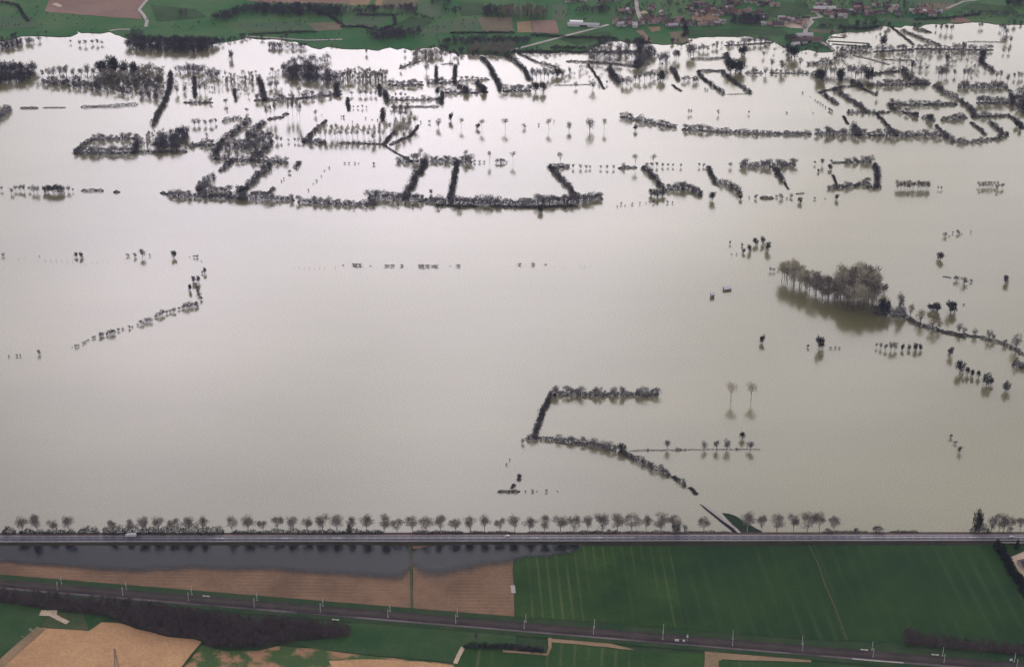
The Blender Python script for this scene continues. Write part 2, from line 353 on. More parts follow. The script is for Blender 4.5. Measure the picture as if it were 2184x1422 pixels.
rows = [fx, [p+np.array([0, 1.2, -.15]) for p in far_edge], [p+np.array([0, 0, -.06]) for p in far_edge], [p+np.array([0, 0, -.06]) for p in near_edge], nx_]
V = [p for r_ in rows for p in r_]
emb.add(V, [(i*4+j, (i+1)*4+j, (i+1)*4+j+1, i*4+j+1) for i in range(4) for j in range(3)])
emb.obj('road_embankment', M['bank'], kind='structure')
XL, XR = -1.1, 2.1
road = band('highway', .16, .90, 0, M['asphalt'], XL, XR)
band('far_verge', 0, .16, 0, M['rust_verge'], XL, XR)
band('near_verge', .95, 1.0, -.02, M['verge'], XL, XR)
band('shoulder', .20, .27, .03, M['shoulder'], XL, XR, parent=road, kind=None)
band('shoulder', .88, .945, .03, M['shoulder'], XL, XR, parent=road, kind=None)
band('edge_line', .29, .305, .05, M['paint'], XL, XR, parent=road, kind=None)
band('edge_line', .85, .865, .05, M['paint'], XL, XR, parent=road, kind=None)
band('centre_line', .49, .51, .05, M['paint'], XL, .36, parent=road, kind=None)
band('pale_median_band', .47, .57, .05, M['shoulder'], .20, .62, parent=road, kind=None)  # solid paler band along the middle of the carriageway
band('pale_median_band', .45, .60, .05, M['shoulder'], .84, 1.02, parent=road, kind=None)  # same solid pale band, eastern piece
band('centre_line', .45, .465, .07, M['paint'], .14, 1.3, parent=road, kind=None)
band('centre_line', .575, .59, .07, M['paint'], .14, 1.3, parent=road, kind=None)
A_ = np.array(far_edge); B_ = np.array(near_edge)
def rpos(u, t):                     # point on the highway at image column u, t across
    x = u/IW; return (A_[1]+(A_[2]-A_[1])*x)*(1-t)+(B_[1]+(B_[2]-B_[1])*x)*t
dash = MB()
for i in range(170):
    u = -300+i*28.5*.62
    if u > 2500: break
    for t in (.38, .71):
        p = rpos(u, t); q = rpos(u+6.5, t)
        dash.add([p+np.array([0,-.09,.05]), q+np.array([0,-.09,.05]), q+np.array([0,.09,.05]), p+np.array([0,.09,.05])], [(0,1,2,3)])
dash.obj('lane_dashes', M['paint'], road)
for u in (467, 605, 716, 1138, 1273, 2075):
    p = rpos(u, .53); a = MB()
    a.add([p+np.array(q) for q in ((-4,-.35,.09),(2,-.35,.09),(2,.35,.09),(-4,.35,.09),(2,-1.1,.09),(5.5,0,.09),(2,1.1,.09))], [(0,1,2,3),(4,5,6)])
    a.obj('direction_arrow', M['paint'], road)
# south ground
ng = [p+np.array([0, -4.0, 0]) for p in near_edge]
sheet('near_ground', [(-30000, ng[0][1], SZ-.1), (ng[1][0], ng[1][1], SZ-.1), (ng[2][0], ng[2][1], SZ-.1), (30000, ng[3][1], SZ-.1), (30000, -20000, SZ-.1), (-30000, -20000, SZ-.1)], M['verge'])
F1 = SZ+.05
NF = [
 ('ploughed_field', 'B1', '-700,345 2184,352 2500,352 3470,355 3474,560 3480,900 2600,866 2184,812 1600,775 1070,726 500,670 0,618 -700,560', 'soil'),
 ('ploughed_field', 'B2', '1312,360 2168,352 2158,560 2170,760 2172,978 1700,940 1312,905', 'soil'),
 ('winter_crop_field', 'B3', '-20,350 1290,338 1340,560 1420,1075 1000,1040 500,1000 0,968', 'crop'),
 ('winter_crop_field', 'B3', '1294,338 2480,330 2580,560 2780,1180 2184,1140 1424,1076 1344,560', 'crop2'),
 ('winter_crop_field', 'B4', '362,330 1930,322 2000,480 2240,840 2400,1280 690,1165', 'crop2'),
 ('meadow', 'B1', '-600,800 0,848 330,896 410,950 345,1062 0,1372 -600,1700', 'grass'),
 ('rough_patch', 'B1', '345,1060 420,955 480,930 860,965 940,985 850,1020 752,1094', 'scrubland'),
 ('green_patch', 'B1', '700,950 870,965 940,985 850,1020 752,1090 740,1050', 'grass'),
 ('pale_field', 'B1', '348,1064 752,1092 862,1016 1000,1022 1180,1070 1420,1140 1640,1160 1705,1180 1690,1210 1540,1398 1250,1800 -900,1800 0,1370', 'soil_orange'),
 ('patchy_field', 'B1', '1705,1215 1900,1262 2184,1260 2350,1220 2640,1238 3030,1290 3500,1340 3860,1370 3880,1398 3860,1800 1260,1800 1550,1398', 'patchy'),
 ('meadow', 'B2', '300,1185 700,1150 790,1010 1000,1015 2184,1090 2184,1205 1742,1222 1678,1360 1300,1325 850,1285 460,1238', 'grass'),
 ('winter_crop_field', 'B3', '-480,1310 -420,1240 -10,1268 250,1290 300,1180 560,1215 1000,1262 1595,1290 1600,1500 1600,1800 -500,1800 -530,1398', 'crop3'),
 ('stubble_strip', 'B3', '285,1150 460,1152 800,1195 1010,1250 780,1228 300,1185', 'soil_tan'),
 ('stubble_strip', 'B3', '1600,1258 2184,1300 2500,1330 2500,1356 2184,1344 1740,1330 1700,1800 1590,1800', 'soil_tan'),
 ('winter_crop_field', 'B3', '1720,1342 2600,1370 3400,1430 3400,1800 1715,1800', 'crop3'),
 ('pale_strip', 'B2', '600,1345 900,1330 1400,1350 1660,1385 1650,1410 640,1410', 'soil_orange'),
]
for i, (nm_, reg, s, mk) in enumerate(NF): field(nm_, reg, s, F1+.012*i, M[mk])
strip('track', 'B4', '365,370 440,520 500,700 580,880 640,1040 685,1165', 1.5, F1+.4, M['scrubland'])
strip('track', 'B2', '1738,1228 1700,1300 1672,1365', 4, F1+.4, M['track_dirt'])
strip('track', 'B3', '288,1148 290,1230 268,1290 0,1268 -110,1262', 3, F1+.4, M['soil_tan'])
strip('track', 'B1', '1700,1205 1620,1300 1545,1398 1450,1520', 2.2, F1+.4, M['crop2'] and M['verge'])
strip('track', 'B1', '340,937 400,940 482,937', 8, F1+.4, M['track_dirt'])
strip('track', 'B1', '425,945 500,985 575,1022', 5, F1+.42, M['track_dirt'])
strip('track', 'B1', '348,1066 180,1210 0,1372 -200,1560', 9, F1+.4, M['soil_tan'])
strip('ditch', 'B2', '1285,372 1296,540 1298,700 1306,895', 2.2, F1+.4, M['scrubland'])
strip('gravel_patch', 'B2', '2158,705 2165,770', 4, F1+.4, M['gravel'])
strip('concrete_track', 'B4', '730,1326 920,1342 1165,1360', 1.6, F1+.4, M['gravel'])

# shallow flood pool on the ploughed fields beside the highway (thins out towards its shore)
wp = bpy.data.materials.new('clear_shallow_water'); wp.use_nodes = True; t = wp.node_tree; b = t.nodes['Principled BSDF']
b.inputs['Base Color'].default_value = (.004,.008,.009, 1); b.inputs['Roughness'].default_value = .16; b.inputs['IOR'].default_value = 1.18
at = t.nodes.new('ShaderNodeAttribute'); at.attribute_name = 'depth'; t.links.new(at.outputs['Fac'], b.inputs['Alpha'])
def pool(name, top, bot, z, edge=.32):
    top = [Z(*p, z) for p in top]; bot = [Z(*p, z) for p in bot]
    def res(P, n):
        P = np.array(P); d = np.r_[0, np.cumsum(np.linalg.norm(np.diff(P, axis=0), axis=1))]; s = np.linspace(0, d[-1], n)
        return np.stack([np.interp(s, d, P[:, i]) for i in range(3)], 1)
    n, mrow = 160, 24; T = res(top, n); Bo = res(bot, n); r_ = np.random.default_rng(4)
    w = np.convolve(r_.normal(size=n+30), np.ones(16)/16, 'same')[15:15+n]*6; Bo[:, 1] += w
    tt = np.linspace(0, 1, mrow)[:, None, None]; V = (T[None]*(1-tt)+Bo[None]*tt).reshape(-1, 3)
    F = np.array([(j*n+i, (j+1)*n+i, (j+1)*n+i+1, j*n+i+1) for j in range(mrow-1) for i in range(n-1)])
    me = newmesh(name, V, F, wp); a = me.attributes.new('depth', 'FLOAT', 'POINT')
    dep = np.clip((1-np.linspace(0, 1, mrow))/edge, 0, 1); dep = dep*dep*(3-2*dep)*1.0
    a.data.foreach_set('value', np.repeat(dep, n).astype(np.float32)); link(name, me, kind='structure')
def B(reg, s): return [(reg, x, y) for x, y in parse(s)]
pool('flood_pool', B('B1', '-600,352 0,354 2184,356')+B('B2', '600,358 1285,372'), B('B1', '-600,470 0,522 400,575 760,602 1100,618 1500,600 2184,622')+B('B2', '500,645 900,672 1230,702 1290,600'), F1+.35)
pool('flood_pool', B('B2', '1302,400 1500,366 2184,358')+B('B3', '300,358 560,362'), B('B2', '1308,560 1400,668 1500,690 1650,662 1800,612 1900,560 2100,570')+B('B3', '0,525 200,492 460,452 560,385'), F1+.37, .45)

# railway
def rl(u, off=0.0): return G(u, 1243.2+u*.08215+off, 1.6)
rail_axis = [rl(u) for u in (-2500, -600, 0, 700, 1400, 2184, 2800, 4800)]
ribbon('railway_verge', [p+np.array([0, 0, -.3]) for p in rail_axis], 27, M['verge'])
cess = ribbon('railway_cess', [p+np.array([.4, -1.6, -.2]) for p in rail_axis], 12.6, M['ballast_edge'])
ballast = ribbon('railway_ballast', [p+np.array([0, 0, .1]) for p in rail_axis], 10.6, M['ballast'])
dax = rail_axis[5]-rail_axis[2]; dax[2] = 0; dax /= np.linalg.norm(dax); nax = np.array([-dax[1], dax[0], 0])
for o in (0.0,):
    ribbon('ballast_shoulder', [p+nax*o+np.array([0, 0, .22]) for p in rail_axis], .8, M['scrubland'], parent=ballast, kind=None)
for o in (-2.55, -1.1, 1.1, 2.55):
    ribbon('rail', [p+nax*o+np.array([0, 0, .28]) for p in rail_axis], .12, M['rail'], parent=ballast, kind=None)

# causeway road that runs out into the flood
cz = .8
cw = link('flooded_causeway', None, label='narrow pale road running down from the highway into the flood', cat='road', kind='structure')
P = [Z('B3', x, y, zq) for x, y, zq in ((1900, 268, 2.5), (1860, 225, 1.5), (1740, 140, .8), (1620, 48, .35), (1575, 15, -.25))]
ribbon('carriageway', P, 3.4, M['ballast_edge'] and M['shoulder'], parent=cw, kind=None)
mbk = MB()
for i in range(len(P)-1):
    a, b_ = P[i], P[i+1]; d = (b_-a)/np.linalg.norm(b_-a); n_ = np.array([-d[1], d[0], 0])
    if n_[0] > 0: n_ = -n_
    zz_ = np.array([0, 0, .9])
    mbk.add([a+n_*1.9, b_+n_*1.9, b_+n_*4.2-zz_*1.2, a+n_*4.2-zz_*2.4], [(0,1,2,3)]).add([a+n_*1.9, b_+n_*1.9, b_+n_*2.1+zz_, a+n_*2.1+zz_], [(0,1,2,3)])
mbk.obj('bank', M['twig_dark'], cw)
field('grass_bank', 'B3', '1748,92 1800,96 1865,118 1950,172 2040,225 2095,252 2040,264 1915,266 1850,200', .5, M['bank_green'])

# ------------------------------------------------------------------ vegetation builders
def slivers(P, D, L, Wd, r):
    n = len(P); D = D/np.linalg.norm(D, axis=1, keepdims=True)
    q = r.normal(size=(n, 3)); pr = np.cross(D, q); pr /= np.linalg.norm(pr, axis=1, keepdims=True)+1e-9
    w = (Wd/2)[:, None]*pr
    return np.stack([P-w, P+w, P+D*L[:, None]], 1).reshape(-1, 3)
def tris(V): return np.arange(len(V), dtype=np.int32).reshape(-1, 3)
def crown_pts(r, n, c, rad, blobs=16, bs=.42):
    u = r.normal(size=(blobs, 3)); u /= np.linalg.norm(u, axis=1, keepdims=True)
    bc = u*(r.random((blobs, 1))**.5)*.68
    k = r.integers(0, blobs, n); v = r.normal(size=(n, 3)); v /= np.linalg.norm(v, axis=1, keepdims=True)
    p = bc[k]+v*(r.random((n, 1))**.45)*bs
    return np.asarray(c)+p*np.asarray(rad), p
def crown(r, kind, n):
    """twig slivers of one crown, tree height 10 m"""
    if kind == 'bare': c, rad, L, wd, up = (0,0,5.5), (4.2,4.2,4.6), 1.1, .21, .45
    elif kind == 'plane': c, rad, L, wd, up = (0,0,6.7), (3.9,3.9,3.4), .85, .145, .35
    elif kind == 'bush': c, rad, L, wd, up = (0,0,4.4), (5.4,5.4,5.4), 1.4, .5, .5
    elif kind == 'dark': c, rad, L, wd, up = (0,0,4.3), (4.6,4.6,5.3), 1.3, .46, .5
    elif kind == 'pale': c, rad, L, wd, up = (0,0,7.3), (2.7,2.7,2.7), .9, .10, .9
    elif kind == 'poplar': c, rad, L, wd, up = (0,0,6.4), (1.7,1.7,3.7), .95, .11, 1.3
    elif kind == 'willow': c, rad, L, wd, up = (0,0,5.2), (3.6,3.6,4.4), 1.1, .2, .2
    elif kind == 'conifer': c, rad, L, wd, up = (0,0,0), (1,1,1), 1.0, .4, -.2
    if kind == 'conifer':
        z = 10*(1-r.random(n)**.5); a = r.random(n)*2*math.pi; rr = (10-z)*.2*(.5+.5*r.random(n))+.1
        P = np.stack([rr*np.cos(a), rr*np.sin(a), z], 1); D = np.stack([np.cos(a), np.sin(a), np.full(n, .1)], 1)+r.normal(size=(n, 3))*.3
    else:
        P, p = crown_pts(r, n, c, rad, 16, .40); P[:, 2] = np.maximum(P[:, 2], .15)
        D = p*.9+np.array([0, 0, up])+r.normal(size=(n, 3))*.45
    return slivers(P, D, L*(.6+.8*r.random(n)), wd*(.6+.8*r.random(n)), r)
def trunk_mesh(name, r, kind, m):
    b = MB(); th, tr, k = {'bare': (4.2,.26,6), 'plane': (4.3,.22,6), 'bush': (2.2,.2,5), 'dark': (5,.28,4), 'pale': (5.6,.10,7), 'poplar': (8.0,.065,4), 'willow': (3,.3,6), 'conifer': (9,.2,0)}[kind]
    ln = r.normal(size=2)*.22
    b.tube((0,0,-.6), (ln[0], ln[1], th), tr, tr*.62)
    for i in range(k):
        a = 2*math.pi*(i+r.random()*.6)/k; sp_ = .9 if kind == 'poplar' else 2.1 if kind != 'pale' else 1.2; z0 = th*(.55+.45*r.random()); f = z0/th
        b.tube((ln[0]*f, ln[1]*f, z0), (ln[0]+sp_*math.cos(a)*(.6+.6*r.random()), ln[1]+sp_*math.sin(a)*(.6+.6*r.random()), min(9.6, z0+2.2+2*r.random())), tr*.5, tr*.12, 4)
    return b.mesh(name, m)
KINDS = {  # kind: (variants, slivers, crown material, bark)
    'bare': (6, 620, 'twig', 'bark'), 'plane': (9, 1250, 'twig_plane', 'bark_pale'), 'bush': (5, 260, 'twig_hedge', 'bark'),
    'dark': (5, 520, 'twig_dark', 'bark'), 'pale': (4, 560, 'twig_pale', 'bark'), 'poplar': (6, 430, 'twig_brown', 'bark'),
    'willow': (2, 420, 'willow', 'bark'), 'conifer': (3, 500, 'conifer', 'bark')}
VAR = {}; RAW = {}
for k_, (nv, ns, cm, bm) in KINDS.items():
    VAR[k_] = []; RAW[k_] = []
    for i in range(nv):
        r_ = np.random.default_rng(100+i*17+len(k_)*7)
        V = crown(r_, k_, ns); RAW[k_].append(np.vstack([V, [(-.25,0,-.5),(.25,0,-.5),(0,0,6),(0,-.25,-.5),(0,.25,-.5),(0,0,6)]])); VAR[k_].append((newmesh(k_+'_crown', V, tris(V), M[cm]), trunk_mesh(k_+'_trunk', r_, k_, M[bm])))
KN = {'bare': ('bare_tree', 'tree'), 'plane': ('plane_tree', 'tree'), 'bush': ('bush', 'bush'), 'dark': ('ivy_tree', 'tree'), 'pale': ('pale_poplar', 'tree'),
      'poplar': ('poplar', 'tree'), 'willow': ('willow', 'tree'), 'conifer': ('conifer', 'tree')}
NT = 0
PEND = []
def tree(kind, P, h, wide, label, group, crownmat=None):
    global NT; NT += 1
    PEND.append((kind, tuple(float(q) for q in P), float(h), float(wide), label, group, crownmat, h*mpp(P)))
def place_trees():                  # the 300 largest of each kind stand as things of their own, the rest are one mass
    by = {}
    for t_ in PEND: by.setdefault(t_[0], []).append(t_)
    for kind, L in by.items():
        L.sort(key=lambda t_: -t_[7]*(4 if t_[5] is None else 1)); rest = []
        for i, (k_, P, h, wide, label, group, cm, _) in enumerate(L):
            vi = int(rng.integers(len(VAR[kind]))); v = VAR[kind][vi]; s = h/10.0; a = float(rng.random()*6.28)
            if i < 300:
                nmk, cat = KN[kind]
                e = link(nmk, None, label=label, cat=cat, group=group, loc=P); e.scale = (s*wide, s*wide, s); e.rotation_euler = (0, 0, a)
                c = link('crown', v[0], e); link('trunk', v[1], e)
                if cm: c.material_slots[0].link = 'OBJECT'; c.material_slots[0].material = cm
            else:
                b_ = RAW[kind][vi]; ca, sa = math.cos(a), math.sin(a)
                rest.append(np.stack([(b_[:, 0]*ca-b_[:, 1]*sa)*s*wide+P[0], (b_[:, 0]*sa+b_[:, 1]*ca)*s*wide+P[1], b_[:, 2]*s+P[2]], 1))
        print(kind, len(L))
        if rest:
            V = np.vstack(rest); link('distant_trees', newmesh('distant_trees', V, tris(V), M[KINDS[kind][2]]), None, f'smallest {kind} trees scattered over the far flooded meadows', 'trees', kind='stuff')
def hedge_mesh(P, h, w, dens, r, gaps=.0):
    P = np.array(P); seg = np.diff(P, axis=0); L = np.linalg.norm(seg, axis=1); cum = np.r_[0, np.cumsum(L)]; T = cum[-1]
    n = int(T*dens*(h+w)*(1.9 if h > 3 else 2.6))+80; s = r.random(n)*T
    i = np.clip(np.searchsorted(cum, s)-1, 0, len(L)-1); f = (s-cum[i])/np.maximum(L[i], 1e-6); base = P[i]+seg[i]*f[:, None]
    d = seg[i]/np.maximum(L[i], 1e-6)[:, None]; nr = np.stack([-d[:, 1], d[:, 0], np.zeros(n)], 1)
    kx = np.arange(0, T+12, 3.6); hv = .50+.75*r.random(len(kx)); ov = r.normal(size=len(kx))*.15; wv = .7+.6*r.random(len(kx))
    hh = np.interp(s, kx, hv); oo = np.interp(s, kx, ov); ww = np.interp(s, kx, wv)
    hh = hh*np.clip(np.minimum(s, T-s)/5+.3, .3, 1)*1.1
    t_ = np.clip(r.normal(size=n)*.42, -1, 1)
    q = base+nr*((t_*.5*ww+oo)*w)[:, None]; q[:, 2] += np.sqrt(1-.8*t_**2)*r.random(n)**1.15*h*hh-.25
    q[:, :2] += r.normal(size=(n, 2))*.35
    D = nr*t_[:, None]*.8+np.array([0, 0, .55])+r.normal(size=(n, 3))*.6
    k_ = min(1.0, .35+.16*h); return slivers(q, D, 1.35*k_*(.5+1.0*r.random(n)), .6*min(1, k_+.1)*(.5+.9*r.random(n)), r)
def in_poly(x, y, poly):
    ins = np.zeros(len(x), bool); n = len(poly); j = n-1
    for i in range(n):
        xi, yi = poly[i][0], poly[i][1]; xj, yj = poly[j][0], poly[j][1]
        ins ^= ((yi > y) != (yj > y)) & (x < (xj-xi)*(y-yi)/(yj-yi+1e-12)+xi); j = i
    return ins
def wood_mesh(poly, h, spc, r, kind='bare', ns=90, wide=1.0):
    poly = np.array(poly); lo = poly.min(0); hi = poly.max(0); area = (hi[0]-lo[0])*(hi[1]-lo[1]); n = int(area/(spc*.62)**2)+4
    x = lo[0]+r.random(n)*(hi[0]-lo[0]); y = lo[1]+r.random(n)*(hi[1]-lo[1]); k = in_poly(x, y, poly); x, y = x[k], y[k]
    z = poly[:, 2].mean(); out = []; base = []
    for q in range(5):
        if kind == 'poplar':
            P, p = crown_pts(r, ns, (0,0,6.9), (1.5,1.5,3.1), 12, .45); D = p+np.array([0,0,1.2])+r.normal(size=(ns,3))*.4; V = slivers(P, D, 1.2*(.6+.8*r.random(ns)), .2*(.6+.8*r.random(ns)), r)
        else:
            P, p = crown_pts(r, ns, (0,0,5.5), (4.2,4.2,4.6), 12, .45); P[:, 2] = np.maximum(P[:, 2], .2); D = p*.9+np.array([0,0,.5])+r.normal(size=(ns,3))*.45; V = slivers(P, D, 1.3*(.6+.8*r.random(ns)), .46*(.6+.8*r.random(ns)), r)
        tv = []
        for a in (0, 2.1, 4.2):
            ww = .22; tv += [(-ww*math.cos(a), -ww*math.sin(a), -.5), (ww*math.cos(a), ww*math.sin(a), -.5), (0, 0, 7.5)]
        base.append(np.vstack([V, np.array(tv)]))
    for i in range(len(x)):
        s = h/10*(.72+.5*r.random()); a = r.random()*6.28; b_ = base[i % 5]; ca, sa = math.cos(a), math.sin(a)
        out.append(np.stack([(b_[:, 0]*ca-b_[:, 1]*sa)*s*wide+x[i], (b_[:, 0]*sa+b_[:, 1]*ca)*s*wide+y[i], b_[:, 2]*s+z], 1))
    return np.vstack(out) if out else None
